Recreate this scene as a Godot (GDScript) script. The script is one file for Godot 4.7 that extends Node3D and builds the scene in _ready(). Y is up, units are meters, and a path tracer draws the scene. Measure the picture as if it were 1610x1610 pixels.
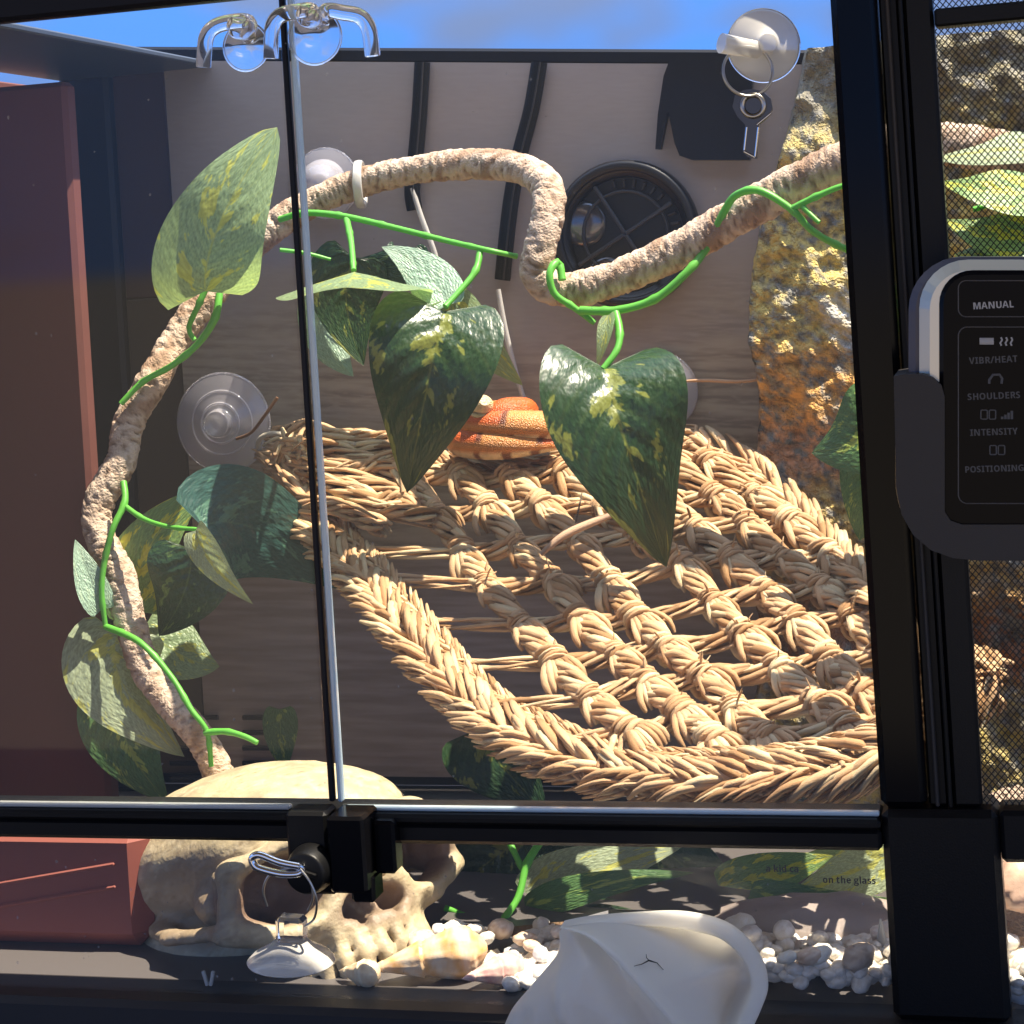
extends Node3D
# A glass and mesh terrarium seen from the front, camera a little to the right of its middle, y up, metres.

class MB:
	var v := PackedVector3Array()
	var n := PackedVector3Array()
	var c := PackedColorArray()
	var uv := PackedVector2Array()
	var ix := PackedInt32Array()

	# rows of points; nu along a row, nv rows. With wrap the last point of a row meets the first.
	func grid(p: PackedVector3Array, nu: int, nv: int, wrap: bool, col: Color, cols = null) -> void:
		var s := v.size()
		for j in nv:
			for i in nu:
				var ia := i + 1
				var ib := i - 1
				if wrap:
					if ia > nu - 1: ia = 1
					if ib < 0: ib = nu - 2
				else:
					ia = mini(ia, nu - 1)
					ib = maxi(ib, 0)
				var du: Vector3 = p[j * nu + ia] - p[j * nu + ib]
				var dv: Vector3 = p[mini(j + 1, nv - 1) * nu + i] - p[maxi(j - 1, 0) * nu + i]
				var nn := dv.cross(du)
				v.append(p[j * nu + i])
				n.append(nn.normalized() if nn.length_squared() > 1e-24 else Vector3.UP)
				uv.append(Vector2(float(i) / (nu - 1), float(j) / (nv - 1)))
				c.append(col if cols == null else cols[j * nu + i])
		for j in nv:      # at a pole the normal is that of the row beside it, averaged
			if p[j * nu].distance_squared_to(p[j * nu + nu / 2]) < 1e-14 and nv > 1:
				var jj := 1 if j == 0 else j - 1
				var sum := Vector3.ZERO
				for i in nu: sum += n[s + jj * nu + i]
				for i in nu: n[s + j * nu + i] = sum.normalized()
		for j in nv - 1:
			for i in nu - 1:
				var a := s + j * nu + i
				ix.append_array([a, a + 1, a + nu + 1, a, a + nu + 1, a + nu])

	# one flat convex polygon turned away from a point inside
	func face(p: PackedVector3Array, inside: Vector3, col: Color) -> void:
		var m := Vector3.ZERO
		for q in p: m += q
		m /= p.size()
		var nn := Vector3.ZERO
		for i in range(1, p.size() - 1):
			nn += (p[i + 1] - p[0]).cross(p[i] - p[0])
		var flip := nn.dot(m - inside) < 0
		nn = (-nn if flip else nn).normalized()
		var s := v.size()
		for q in p:
			v.append(q); n.append(nn); c.append(col); uv.append(Vector2.ZERO)
		for i in range(1, p.size() - 1):
			if flip: ix.append_array([s, s + i + 1, s + i])
			else: ix.append_array([s, s + i, s + i + 1])

	# a box with chamfered edges in a frame
	func box(t: Transform3D, size: Vector3, ch: float, col := Color.WHITE) -> void:
		var h := size / 2
		ch = minf(ch, minf(h.x, minf(h.y, h.z)) * 0.9)
		var o := t.origin
		var put := func(x: float, y: float, z: float) -> Vector3: return t * Vector3(x, y, z)
		for ax in 3:
			for s in [-1.0, 1.0]:
				var q := PackedVector3Array()
				for k in [[-1, -1], [1, -1], [1, 1], [-1, 1]]:
					var w := Vector3.ZERO
					w[ax] = s * h[ax]
					w[(ax + 1) % 3] = k[0] * (h[(ax + 1) % 3] - ch)
					w[(ax + 2) % 3] = k[1] * (h[(ax + 2) % 3] - ch)
					q.append(t * w)
				face(q, o, col)
		if ch <= 0.0: return
		for ax in 3:
			var b := (ax + 1) % 3
			var d := (ax + 2) % 3
			for sb in [-1.0, 1.0]:
				for sd in [-1.0, 1.0]:
					var q := PackedVector3Array()
					for k in [[-1.0, 0], [1.0, 0], [1.0, 1], [-1.0, 1]]:
						var w := Vector3.ZERO
						w[ax] = k[0] * (h[ax] - ch)
						w[b] = sb * (h[b] - (0.0 if k[1] == 0 else ch))
						w[d] = sd * (h[d] - (ch if k[1] == 0 else 0.0))
						q.append(t * w)
					face(q, o, col)
		for sx in [-1.0, 1.0]:
			for sy in [-1.0, 1.0]:
				for sz in [-1.0, 1.0]:
					face(PackedVector3Array([t * Vector3(sx * h.x, sy * (h.y - ch), sz * (h.z - ch)), t * Vector3(sx * (h.x - ch), sy * h.y, sz * (h.z - ch)), t * Vector3(sx * (h.x - ch), sy * (h.y - ch), sz * h.z)]), o, col)

	# a tube along points; r is one radius per point. flat squeezes it along the frame's second axis
	func tube(p: PackedVector3Array, r: PackedFloat32Array, sides: int, col: Color, flat := 1.0, up := Vector3.ZERO, cols = null, caps := true, bump = null) -> void:
		var m := p.size()
		if m < 2: return
		var pts := PackedVector3Array()
		var cc := PackedColorArray()
		var t0 := (p[1] - p[0]).normalized()
		var nn := up
		if nn.length() < 0.1 or absf(nn.normalized().dot(t0)) > 0.98:
			nn = Vector3.UP if absf(t0.y) < 0.9 else Vector3.RIGHT
		for j in m:
			var t := (p[mini(j + 1, m - 1)] - p[maxi(j - 1, 0)]).normalized()
			if up.length() > 0.1 and absf(up.normalized().dot(t)) < 0.97: nn = up
			nn = (nn - t * nn.dot(t)).normalized()
			var b := t.cross(nn)
			for i in sides + 1:
				var f := TAU * (i % sides) / sides
				var rr := r[j]
				if bump != null: rr *= bump.call(j, i % sides)
				pts.append(p[j] + (nn * cos(f) * flat - b * sin(f)) * rr)
				if cols != null: cc.append(cols[j] if cols.size() == m else cols[j * (sides + 1) + i])
		grid(pts, sides + 1, m, true, col, cc if cols != null else null)
		if caps:
			for e in 2:
				var s := v.size()
				var j := 0 if e == 0 else m - 1
				var cn := (p[0] - p[1]).normalized() if e == 0 else (p[m - 1] - p[m - 2]).normalized()
				v.append(p[j]); n.append(cn); uv.append(Vector2.ZERO); c.append(cc[j * (sides + 1)] if cols != null else col)
				for i in sides + 1:
					v.append(pts[j * (sides + 1) + i]); n.append(cn); uv.append(Vector2.ZERO); c.append(cc[j * (sides + 1)] if cols != null else col)
				for i in sides:
					if e == 0: ix.append_array([s, s + 2 + i, s + 1 + i])
					else: ix.append_array([s, s + 1 + i, s + 2 + i])

	# profile of (radius, height) pairs turned round the y axis of a frame
	func lathe(prof: Array, t: Transform3D, sides: int, col: Color) -> void:
		var turn := 0.0
		for k in prof.size() - 1: turn += (prof[k][0] + prof[k + 1][0]) * (prof[k + 1][1] - prof[k][1])
		if turn < 0: prof.reverse()
		var pts := PackedVector3Array()
		for q in prof:
			for i in sides + 1:
				var f := TAU * (i % sides) / sides
				pts.append(t * Vector3(cos(f) * q[0], q[1], sin(f) * q[0]))
		grid(pts, sides + 1, prof.size(), true, col)

	# an outline in the x-y plane of a frame pushed out along its z with a chamfer on the front rim
	func prism(outline: PackedVector2Array, t: Transform3D, z0: float, z1: float, ch: float, col := Color.WHITE) -> void:
		var o := outline
		if Geometry2D.is_polygon_clockwise(o): o.reverse()
		var inner := o
		if ch > 0:
			var off := Geometry2D.offset_polygon(o, -ch)
			if off.size() and off[0].size() == o.size(): inner = off[0]
			else: ch = 0.0
		if ch > 0:   # line the two outlines up
			var best := 0
			for k in inner.size():
				if inner[k].distance_to(o[0]) < inner[best].distance_to(o[0]): best = k
			var re := PackedVector2Array()
			for k in inner.size(): re.append(inner[(best + k) % inner.size()])
			if Geometry2D.is_polygon_clockwise(re): re.reverse()
			inner = re
		var tri := Geometry2D.triangulate_polygon(inner)
		var nf := (t.basis * Vector3.BACK).normalized()
		var s := v.size()
		for q in inner:
			v.append(t * Vector3(q.x, q.y, z1)); n.append(nf); c.append(col); uv.append(q)
		for k in range(0, tri.size(), 3):
			var cr := (inner[tri[k + 1]] - inner[tri[k]]).cross(inner[tri[k + 2]] - inner[tri[k]])
			if cr > 0: ix.append_array([s + tri[k], s + tri[k + 2], s + tri[k + 1]])
			else: ix.append_array([s + tri[k], s + tri[k + 1], s + tri[k + 2]])
		tri = Geometry2D.triangulate_polygon(o)
		s = v.size()
		for q in o:
			v.append(t * Vector3(q.x, q.y, z0)); n.append(-nf); c.append(col); uv.append(q)
		for k in range(0, tri.size(), 3):
			var cr := (o[tri[k + 1]] - o[tri[k]]).cross(o[tri[k + 2]] - o[tri[k]])
			if cr > 0: ix.append_array([s + tri[k], s + tri[k + 1], s + tri[k + 2]])
			else: ix.append_array([s + tri[k], s + tri[k + 2], s + tri[k + 1]])
		var m := o.size()
		for k in m:
			var e := (k + 1) % m
			var mid := (o[k] + o[e]) / 2
			var outw := (o[e] - o[k]).orthogonal().normalized()
			var ins: Vector3 = t * Vector3(mid.x + outw.x * 0.01, mid.y + outw.y * 0.01, (z0 + z1) / 2)
			var ins2: Vector3 = t * Vector3(mid.x - outw.x * 0.01, mid.y - outw.y * 0.01, (z0 + z1) / 2)
			# o is counter-clockwise: the inside lies to the left of each edge
			var left := Vector2(-(o[e] - o[k]).y, (o[e] - o[k]).x).normalized()
			ins = t * Vector3(mid.x + left.x * 0.01, mid.y + left.y * 0.01, (z0 + z1) / 2)
			face(PackedVector3Array([t * Vector3(o[k].x, o[k].y, z0), t * Vector3(o[e].x, o[e].y, z0), t * Vector3(o[e].x, o[e].y, z1 - ch), t * Vector3(o[k].x, o[k].y, z1 - ch)]), ins, col)
			if ch > 0:
				face(PackedVector3Array([t * Vector3(o[k].x, o[k].y, z1 - ch), t * Vector3(o[e].x, o[e].y, z1 - ch), t * Vector3(inner[e].x, inner[e].y, z1), t * Vector3(inner[k].x, inner[k].y, z1)]), ins, col)

	# surface nets over a distance field, only near its surface
	func nets(f: Callable, lo: Vector3, hi: Vector3, cell: float, paint: Callable) -> void:
		var d := Vector3i(((hi - lo) / cell).ceil()) + Vector3i.ONE
		var val := PackedFloat32Array()
		val.resize(d.x * d.y * d.z)
		val.fill(1.0)
		var B := 4
		for bz in range(0, d.z, B):
			for by in range(0, d.y, B):
				for bx in range(0, d.x, B):
					var mid := lo + (Vector3(bx, by, bz) + Vector3.ONE * (B / 2.0)) * cell
					var dm: float = f.call(mid)
					if absf(dm) > cell * B * 1.5:
						if dm < 0:
							for z in range(bz, mini(bz + B, d.z)):
								for y in range(by, mini(by + B, d.y)):
									for x in range(bx, mini(bx + B, d.x)):
										val[(z * d.y + y) * d.x + x] = -1.0
						continue
					for z in range(bz, mini(bz + B, d.z)):
						for y in range(by, mini(by + B, d.y)):
							for x in range(bx, mini(bx + B, d.x)):
								val[(z * d.y + y) * d.x + x] = f.call(lo + Vector3(x, y, z) * cell)
		var id := PackedInt32Array()
		id.resize(val.size())
		id.fill(-1)
		var st: Array[int] = [1, d.x, d.x * d.y]
		var s0 := v.size()
		for z in d.z - 1:
			for y in d.y - 1:
				for x in d.x - 1:
					var k := (z * d.y + y) * d.x + x
					var neg := 0
					for q in 8:
						if val[k + (q & 1) + ((q >> 1) & 1) * d.x + ((q >> 2) & 1) * st[2]] < 0: neg += 1
					if neg == 0 or neg == 8: continue
					var sum := Vector3.ZERO
					var cnt := 0
					for q in 8:
						var va := val[k + (q & 1) + ((q >> 1) & 1) * d.x + ((q >> 2) & 1) * st[2]]
						for ax in 3:
							if (q >> ax) & 1: continue
							var q2 := q | (1 << ax)
							var vb := val[k + (q2 & 1) + ((q2 >> 1) & 1) * d.x + ((q2 >> 2) & 1) * st[2]]
							if (va < 0) != (vb < 0):
								var w := Vector3(q & 1, (q >> 1) & 1, (q >> 2) & 1)
								w[ax] += va / (va - vb)
								sum += w
								cnt += 1
					id[k] = v.size()
					v.append(lo + (Vector3(x, y, z) + sum / cnt) * cell)
					n.append(Vector3.ZERO); uv.append(Vector2.ZERO); c.append(Color.WHITE)
		var i0 := ix.size()
		for z in range(1, d.z - 1):
			for y in range(1, d.y - 1):
				for x in range(1, d.x - 1):
					var k := (z * d.y + y) * d.x + x
					for ax in 3:
						var va := val[k]
						var vb := val[k + st[ax]]
						if (va < 0) == (vb < 0): continue
						var u := st[(ax + 1) % 3]
						var w := st[(ax + 2) % 3]
						var qa := id[k]
						var qb := id[k - u]
						var qc := id[k - u - w]
						var qd := id[k - w]
						if mini(mini(qa, qb), mini(qc, qd)) < 0: continue
						if va < 0: ix.append_array([qa, qc, qb, qa, qd, qc])
						else: ix.append_array([qa, qb, qc, qa, qc, qd])
		for t in range(i0, ix.size(), 3):
			var nn := (v[ix[t + 2]] - v[ix[t]]).cross(v[ix[t + 1]] - v[ix[t]])
			for q in 3: n[ix[t + q]] += nn
		for k in range(s0, v.size()):
			n[k] = n[k].normalized()
			c[k] = paint.call(v[k], n[k])

	func mesh() -> ArrayMesh:
		var a := []
		a.resize(Mesh.ARRAY_MAX)
		a[Mesh.ARRAY_VERTEX] = v; a[Mesh.ARRAY_NORMAL] = n; a[Mesh.ARRAY_COLOR] = c; a[Mesh.ARRAY_TEX_UV] = uv; a[Mesh.ARRAY_INDEX] = ix
		var m := ArrayMesh.new()
		m.add_surface_from_arrays(Mesh.PRIMITIVE_TRIANGLES, a)
		return m

var rng := RandomNumberGenerator.new()
var noise := FastNoiseLite.new()
var M := {}
const S := 0.0003          # metres per photograph pixel on the front plane

# ---- the camera's frame, used to lay things out at their own distances
const FOC := 3085.0
const TH := 0.2546
const RO := 0.063
var fwd := Vector3(-sin(TH), 0, -cos(TH))
var r0 := Vector3(cos(TH), 0, -sin(TH))
var cr := r0 * cos(RO) - Vector3.UP * sin(RO)
var cu := r0 * sin(RO) + Vector3.UP * cos(RO)
var eye := -(fwd * FOC + cu * (395.0 - 1585.0)) * S

# the point at depth z behind the front glass (z = 0) on the sight line of a place in the photograph
func at(x: float, y: float, z: float) -> Vector3:
	var d := fwd * FOC + cr * (x - 805.0) + cu * (395.0 - y)
	return eye + d * ((z - eye.z) / d.z)

# the size of one photograph pixel there
func px(z: float) -> float:
	return S * (eye.z - z) / eye.z

func path(a: Array) -> PackedVector3Array:
	var p := PackedVector3Array()
	for q in a: p.append(at(q[0], q[1], q[2]))
	return p

# a smooth curve through points, resampled in even steps
func smooth(p: PackedVector3Array, step: float) -> PackedVector3Array:
	var cv := Curve3D.new()
	cv.bake_interval = step
	var m := p.size()
	for i in m:
		var tan := (p[mini(i + 1, m - 1)] - p[maxi(i - 1, 0)]) / 6.0
		if i > 0 and i < m - 1:
			tan = tan.normalized() * minf(tan.length(), minf(p[i].distance_to(p[i - 1]), p[i].distance_to(p[i + 1])) / 3.0 * 1.2)
		cv.add_point(p[i], -tan, tan)
	var out := PackedVector3Array()
	var l := cv.get_baked_length()
	var k := maxi(2, int(l / step))
	for i in k + 1: out.append(cv.sample_baked(l * i / k, true))
	return out

func radii(n: int, a: float, b = null) -> PackedFloat32Array:
	var r := PackedFloat32Array()
	for i in n: r.append(a if b == null else lerpf(a, b, float(i) / maxi(1, n - 1)))
	return r

func numbered(called: String, parent: Node) -> String:
	if parent.get_node_or_null(called) == null: return called
	var k := 1
	while parent.get_node_or_null("%s_%03d" % [called, k]) != null: k += 1
	return "%s_%03d" % [called, k]

func part(called: String, mb, m: Material, parent: Node3D) -> MeshInstance3D:
	var o := MeshInstance3D.new()
	o.name = numbered(called, parent)
	o.mesh = mb.mesh() if mb is MB else mb
	o.material_override = m
	parent.add_child(o, true)
	return o

func tag(o: Node, label: String, category := "", group := "", kind := "") -> void:
	if label: o.set_meta("label", label)
	if category: o.set_meta("category", category)
	if group: o.set_meta("group", group)
	if kind: o.set_meta("kind", kind)

func thing(called: String, label: String, category: String, group := "") -> Node3D:
	var o := Node3D.new()
	o.name = numbered(called, self)
	add_child(o, true)
	tag(o, label, category, group)
	return o

func mat(called: String, col: Color, rough := 0.6, metal := 0.0) -> StandardMaterial3D:
	var m := StandardMaterial3D.new()
	m.resource_name = called
	m.albedo_color = col.linear_to_srgb()
	m.roughness = rough
	m.metallic = metal
	M[called] = m
	return m

func vmat(called: String, rough := 0.7) -> StandardMaterial3D:
	var m := mat(called, Color.WHITE, rough)
	m.vertex_color_use_as_albedo = true
	return m

func noise_tex(freq: float, oct := 4, seed_ := 1, size := 512, type := FastNoiseLite.TYPE_SIMPLEX_SMOOTH) -> NoiseTexture2D:
	var t := NoiseTexture2D.new()
	t.width = size; t.height = size; t.seamless = true
	var f := FastNoiseLite.new()
	f.noise_type = type
	f.frequency = freq; f.fractal_octaves = oct; f.seed = seed_
	t.noise = f
	return t

func relief(m: StandardMaterial3D, tex: Texture2D, cm: float, scale: float) -> void:
	m.heightmap_enabled = true
	m.heightmap_texture = tex
	m.heightmap_scale = cm
	m.uv1_triplanar = true
	m.uv1_scale = Vector3.ONE * scale

func nz(p: Vector3, f: float, off := 0.0) -> float:
	return noise.get_noise_3d(p.x * f + off, p.y * f + off * 1.7, p.z * f - off)

func _ready() -> void:
	# ---- camera
	var cam := Camera3D.new()
	cam.name = "camera"
	add_child(cam)
	cam.transform = Transform3D(Basis(cr, cu, -fwd), eye)
	cam.set_frustum(0.05 * 1610.0 / FOC, Vector2(0, -0.05 * 410.0 / FOC), 0.05, 60.0)
	cam.current = true
	# ---- sky, sun, exposure
	noise.seed = 7
	noise.frequency = 1.0
	noise.fractal_octaves = 3
	rng.seed = 11
	var env := Environment.new()
	env.background_mode = Environment.BG_SKY
	env.sky = Sky.new()
	env.sky.sky_material = sky_material()
	env.tonemap_mode = Environment.TONE_MAPPER_LINEAR
	env.tonemap_exposure = 2.35
	env.ambient_light_source = Environment.AMBIENT_SOURCE_SKY
	env.sdfgi_enabled = true
	env.ssao_enabled = true
	env.ssil_enabled = true
	var we := WorldEnvironment.new()
	we.name = "environment"
	we.environment = env
	add_child(we)
	var sun := DirectionalLight3D.new()
	sun.name = "sun"
	add_child(sun)
	var to_sun := Vector3(0.36, 0.85, -0.02).normalized()
	sun.look_at_from_position(to_sun, Vector3.ZERO, Vector3.UP)
	sun.light_energy = 1.6
	sun.light_color = Color(1.0, 0.95, 0.86)
	sun.light_angular_distance = 0.5
	sun.shadow_enabled = true
	materials()
	enclosure()
	back_wall()
	rock_background()
	red_box()
	hammock()
	jungle_vine()
	garlands()
	snake()
	skull()
	floor_things()
	cups_and_hooks()
	remote()
	bag()

func sky_material() -> PanoramaSkyMaterial:
	var w := 1024
	var h := 512
	var f := FastNoiseLite.new()
	f.seed = 5; f.frequency = 1.0; f.fractal_octaves = 4
	var im := Image.create(w, h, false, Image.FORMAT_RGBF)
	for y in h:
		var el := (0.5 - (y + 0.5) / h) * PI
		for x in w:
			var az := TAU * (x + 0.5) / w
			var d := Vector3(cos(el) * cos(az), sin(el), cos(el) * sin(az))
			var blue := Color(0.030, 0.095, 0.27).lerp(Color(0.16, 0.25, 0.44), smoothstep(0.1, 0.8, d.y))
			var q := f.get_noise_3d(d.x * 5.0, d.y * 16.0, d.z * 5.0)
			var k := smoothstep(-0.05, 0.45, q) * 0.65
			var cl := Color(0.060, 0.062, 0.068).lerp(Color(0.95, 0.9, 0.82), smoothstep(0.08, 0.7, d.y))
			var col := blue.lerp(cl, k)
			if d.y < 0: col = Color(0.20, 0.165, 0.125)
			im.set_pixel(x, y, Color(col.r, col.g, col.b))
	var m := PanoramaSkyMaterial.new()
	m.panorama = ImageTexture.create_from_image(im)
	m.energy_multiplier = 1.8
	return m

func materials() -> void:
	var bl := mat("black_gloss", Color(0.004, 0.004, 0.005), 0.16)
	bl.metallic_specular = 0.28
	var bm := mat("black_plastic", Color(0.005, 0.005, 0.0055), 0.42)
	relief(bm, noise_tex(0.05, 3, 3, 256), 0.004, 60.0)
	var bs := mat("charcoal", Color(0.026, 0.022, 0.021), 0.55)
	relief(bs, noise_tex(0.06, 3, 4, 256), 0.004, 60.0)
	mat("navy", Color(0.005, 0.0055, 0.010), 0.4).metallic_specular = 0.35
	bm.metallic_specular = 0.35
	var g := mat("glass", Color(0.9, 1, 0.97, 0.02), 0.02)
	g.transparency = BaseMaterial3D.TRANSPARENCY_ALPHA
	g.metallic_specular = 0.28
	var ge := mat("glass_edge", Color(0.5, 0.62, 0.68), 0.12)
	ge.metallic_specular = 0.7
	mat("seal_grey", Color(0.42, 0.43, 0.42), 0.35)
	var cp := mat("clear_plastic", Color(0.98, 0.98, 1.0, 0.03), 0.06)
	cp.refraction_enabled = true
	cp.refraction_scale = 0.022
	cp.transparency = BaseMaterial3D.TRANSPARENCY_ALPHA
	var cs := mat("clear_sheet", Color(0.72, 0.70, 0.76, 0.34), 0.12)
	cs.transparency = BaseMaterial3D.TRANSPARENCY_ALPHA
	cs.metallic_specular = 0.8
	var mk := mat("milky", Color(0.70, 0.68, 0.64, 0.62), 0.22)
	mk.transparency = BaseMaterial3D.TRANSPARENCY_ALPHA
	mk.metallic_specular = 0.6
	mat("chrome", Color(0.75, 0.75, 0.77), 0.12, 1.0)
	mat("wire", Color(0.45, 0.43, 0.4), 0.3, 1.0)
	mat("gunmetal", Color(0.12, 0.11, 0.1), 0.3, 1.0)
	mat("mesh_wire", Color(0.012, 0.011, 0.01), 0.5)
	var bk := vmat("bark", 0.9)
	relief(bk, noise_tex(0.045, 5, 8), 0.10, 22.0)
	var st := vmat("straw", 0.62)
	relief(st, noise_tex(0.06, 4, 9), 0.05, 60.0)
	st.rim_enabled = true
	st.rim = 0.15
	var sk := vmat("skull_resin", 0.55)
	relief(sk, noise_tex(0.03, 5, 12), 0.05, 14.0)
	var sn := vmat("snake_skin", 0.42)
	relief(sn, noise_tex(0.14, 1, 14, 256, FastNoiseLite.TYPE_CELLULAR), 0.09, 34.0)
	var stem := mat("stem", Color(0.13, 0.46, 0.06), 0.42)
	stem.backlight_enabled = true
	stem.backlight = Color(0.2, 0.6, 0.1)
	var rk := vmat("rock", 0.85)
	relief(rk, noise_tex(0.05, 5, 15), 0.3, 16.0)
	var pb := vmat("pebble", 0.4)
	relief(pb, noise_tex(0.03, 4, 17, 256), 0.02, 30.0)
	var sl := mat("silicone", Color(0.90, 0.88, 0.83), 0.34)
	sl.backlight_enabled = true
	sl.backlight = Color(1.0, 0.98, 0.93)
	var tn := mat("tin", Color(0.66, 0.60, 0.48), 0.34, 1.0)
	tn.resource_name = "champagne_metal"
	mat("pale_print", Color(0.42, 0.42, 0.43), 0.6)
	mat("dim_print", Color(0.085, 0.085, 0.09), 0.6)
	mat("panel_black", Color(0.004, 0.004, 0.006), 0.14).metallic_specular = 0.22
	mat("silk_black", Color(0.01, 0.01, 0.01), 0.4)
	var rd := mat("red_wall", Color(0.065, 0.017, 0.013), 0.8)
	relief(rd, noise_tex(0.02, 5, 21), 0.15, 4.0)

func bar(mb: MB, a: Vector3, b: Vector3, ch := 0.0015) -> void:
	mb.box(Transform3D(Basis(), (a + b) / 2), (b - a).abs(), ch)

func enclosure() -> void:
	var mb := MB.new()
	bar(mb, Vector3(-1.2, -0.09, -1.2), Vector3(1.2, -0.034, 0.6), 0.004)
	var tb := MeshInstance3D.new()
	tb.name = "table_top"
	tb.mesh = mb.mesh()
	tb.material_override = M.charcoal
	add_child(tb, true)
	tag(tb, "dark surface under the terrarium", "", "", "structure")
	mb = MB.new()
	bar(mb, Vector3(-1.2, 0.75, 0.020), Vector3(1.2, 0.78, 1.6), 0.004)
	var pr := MeshInstance3D.new()
	pr.name = "roof"
	pr.mesh = mb.mesh()
	pr.material_override = mat("roof_board", Color(0.18, 0.15, 0.12), 0.8)
	add_child(pr, true)
	tag(pr, "porch roof over the place in front of the terrarium", "", "", "structure")

	var t := thing("terrarium", "black framed glass and mesh reptile terrarium with two front doors", "terrarium")
	# front posts, with the grooves their doors close into
	mb = MB.new()
	bar(mb, Vector3(0.178, 0.0975, -0.022), Vector3(0.1985, 0.50, 0.004), 0.003)
	part("front_post", mb, M.black_gloss, t)
	mb = MB.new()
	bar(mb, Vector3(0.1990, 0.0975, -0.018), Vector3(0.2075, 0.50, -0.001), 0.001)
	bar(mb, Vector3(0.2077, 0.0975, -0.018), Vector3(0.2095, 0.50, 0.0032), 0.0006)
	bar(mb, Vector3(0.2097, 0.0975, -0.018), Vector3(0.2225, 0.50, 0.001), 0.0015)
	part("mesh_door_stile", mb, M.black_plastic, t)
	mb = MB.new()
	bar(mb, Vector3(0.2020, 0.0978, -0.001), Vector3(0.2038, 0.499, 0.0022), 0.0005)
	part("door_seam_strip", mb, M.charcoal, t)
	mb = MB.new()
	bar(mb, Vector3(0.178, 0.003, -0.024), Vector3(0.229, 0.0970, 0.006), 0.003)
	part("corner_foot", mb, M.black_plastic, t)
	mb = MB.new()
	bar(mb, Vector3(0.42, 0.0, -0.022), Vector3(0.45, 0.50, 0.004), 0.003)
	part("side_post", mb, M.black_plastic, t)
	# rails
	mb = MB.new()
	bar(mb, Vector3(-0.385, 0.0785, -0.016), Vector3(0.1778, 0.0885, 0.006), 0.002)
	bar(mb, Vector3(-0.385, 0.0888, -0.018), Vector3(0.1778, 0.0935, 0.009), 0.0015)
	part("middle_rail", mb, M.black_plastic, t)
	mb = MB.new()
	bar(mb, Vector3(0.2292, 0.074, -0.016), Vector3(0.4198, 0.0968, 0.005), 0.002)
	part("middle_rail", mb, M.black_plastic, t)
	mb = MB.new()
	bar(mb, Vector3(-0.40, -0.034, -0.020), Vector3(0.45, 0.0015, 0.014), 0.003)
	part("bottom_rail", mb, M.charcoal, t)
	mb = MB.new()
	bar(mb, Vector3(-0.40, 0.4865, -0.006), Vector3(0.177, 0.512, 0.007), 0.002)
	part("top_rail", mb, M.navy, t)
	mb = MB.new()
	bar(mb, Vector3(-0.395, 0.4600, -0.014), Vector3(-0.243, 0.4862, 0.006), 0.004)
	part("hinge_block", mb, M.navy, t)
	mb = MB.new()
	bar(mb, Vector3(0.2230, 0.4435, -0.012), Vector3(0.4198, 0.4515, 0.0025), 0.001)
	bar(mb, Vector3(0.2230, 0.490, -0.012), Vector3(0.4198, 0.505, 0.0025), 0.001)
	part("mesh_door_rail", mb, M.black_plastic, t)
	mb = MB.new()
	var ra := at(60, 86, -0.361)
	var rb := at(1340, 94, -0.361)
	var rd := (rb - ra).normalized()
	mb.box(Transform3D(Basis(rd, Vector3(-rd.y, rd.x, 0), Vector3.BACK), (ra + rb) / 2), Vector3(ra.distance_to(rb), 0.0105, 0.022), 0.002)
	part("back_top_rail", mb, M.navy, t)
	mb = MB.new()
	bar(mb, Vector3(-0.385, 0.0, -0.372), Vector3(-0.348, 0.497, -0.349), 0.003)
	part("back_post", mb, M.navy, t)
	mb = MB.new()
	bar(mb, Vector3(0.42, 0.0, -0.372), Vector3(0.45, 0.4815, -0.349), 0.003)
	part("back_post", mb, M.black_plastic, t)
	# the left half of the lid is closed, the right half open
	mb = MB.new()
	bar(mb, Vector3(-0.385, 0.494, -0.372), Vector3(-0.27, 0.498, -0.0165), 0.001)
	var lg := mat("lid_frost", Color(0.05, 0.06, 0.075), 0.35)
	lg.backlight_enabled = true
	lg.backlight = Color(0.18, 0.21, 0.26)
	part("lid_panel", mb, lg, t)
	# floor tray
	mb = MB.new()
	bar(mb, Vector3(-0.385, -0.02, -0.372), Vector3(0.45, 0.0, -0.0205), 0.0)
	part("floor_tray", mb, mat("tray_grey", Color(0.10, 0.09, 0.088), 0.45), t)
	# glass: two doors, meeting at x = -0.082, and the low fixed pane under the rail
	var door := func(x0: float, x1: float, zf: float) -> MeshInstance3D:
		var d := MB.new()
		bar(d, Vector3(x0, 0.0960, zf - 0.004), Vector3(x1, 0.486, zf), 0.0)
		return part("glass_door", d, M.glass, t)
	var g2: StandardMaterial3D = M.glass.duplicate()
	g2.resource_name = "glass_clear"
	g2.metallic_specular = 0.16
	var dl: MeshInstance3D = door.call(-0.384, -0.0848, 0.004)
	var dr: MeshInstance3D = door.call(-0.0795, 0.1775, 0.0035)
	dr.material_override = g2
	mb = MB.new()
	bar(mb, Vector3(-0.0794, 0.0975, -0.0006), Vector3(-0.0767, 0.486, 0.0038), 0.0008)
	part("polished_edge", mb, M.glass_edge, dr)
	mb = MB.new()
	bar(mb, Vector3(-0.0842, 0.0975, -0.0004), Vector3(-0.0812, 0.486, 0.0030), 0.0008)
	part("dark_edge", mb, M.navy, dl)
	mb = MB.new()
	bar(mb, Vector3(-0.384, 0.0937, 0.0), Vector3(-0.104, 0.0958, 0.0046), 0.0006)
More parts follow.
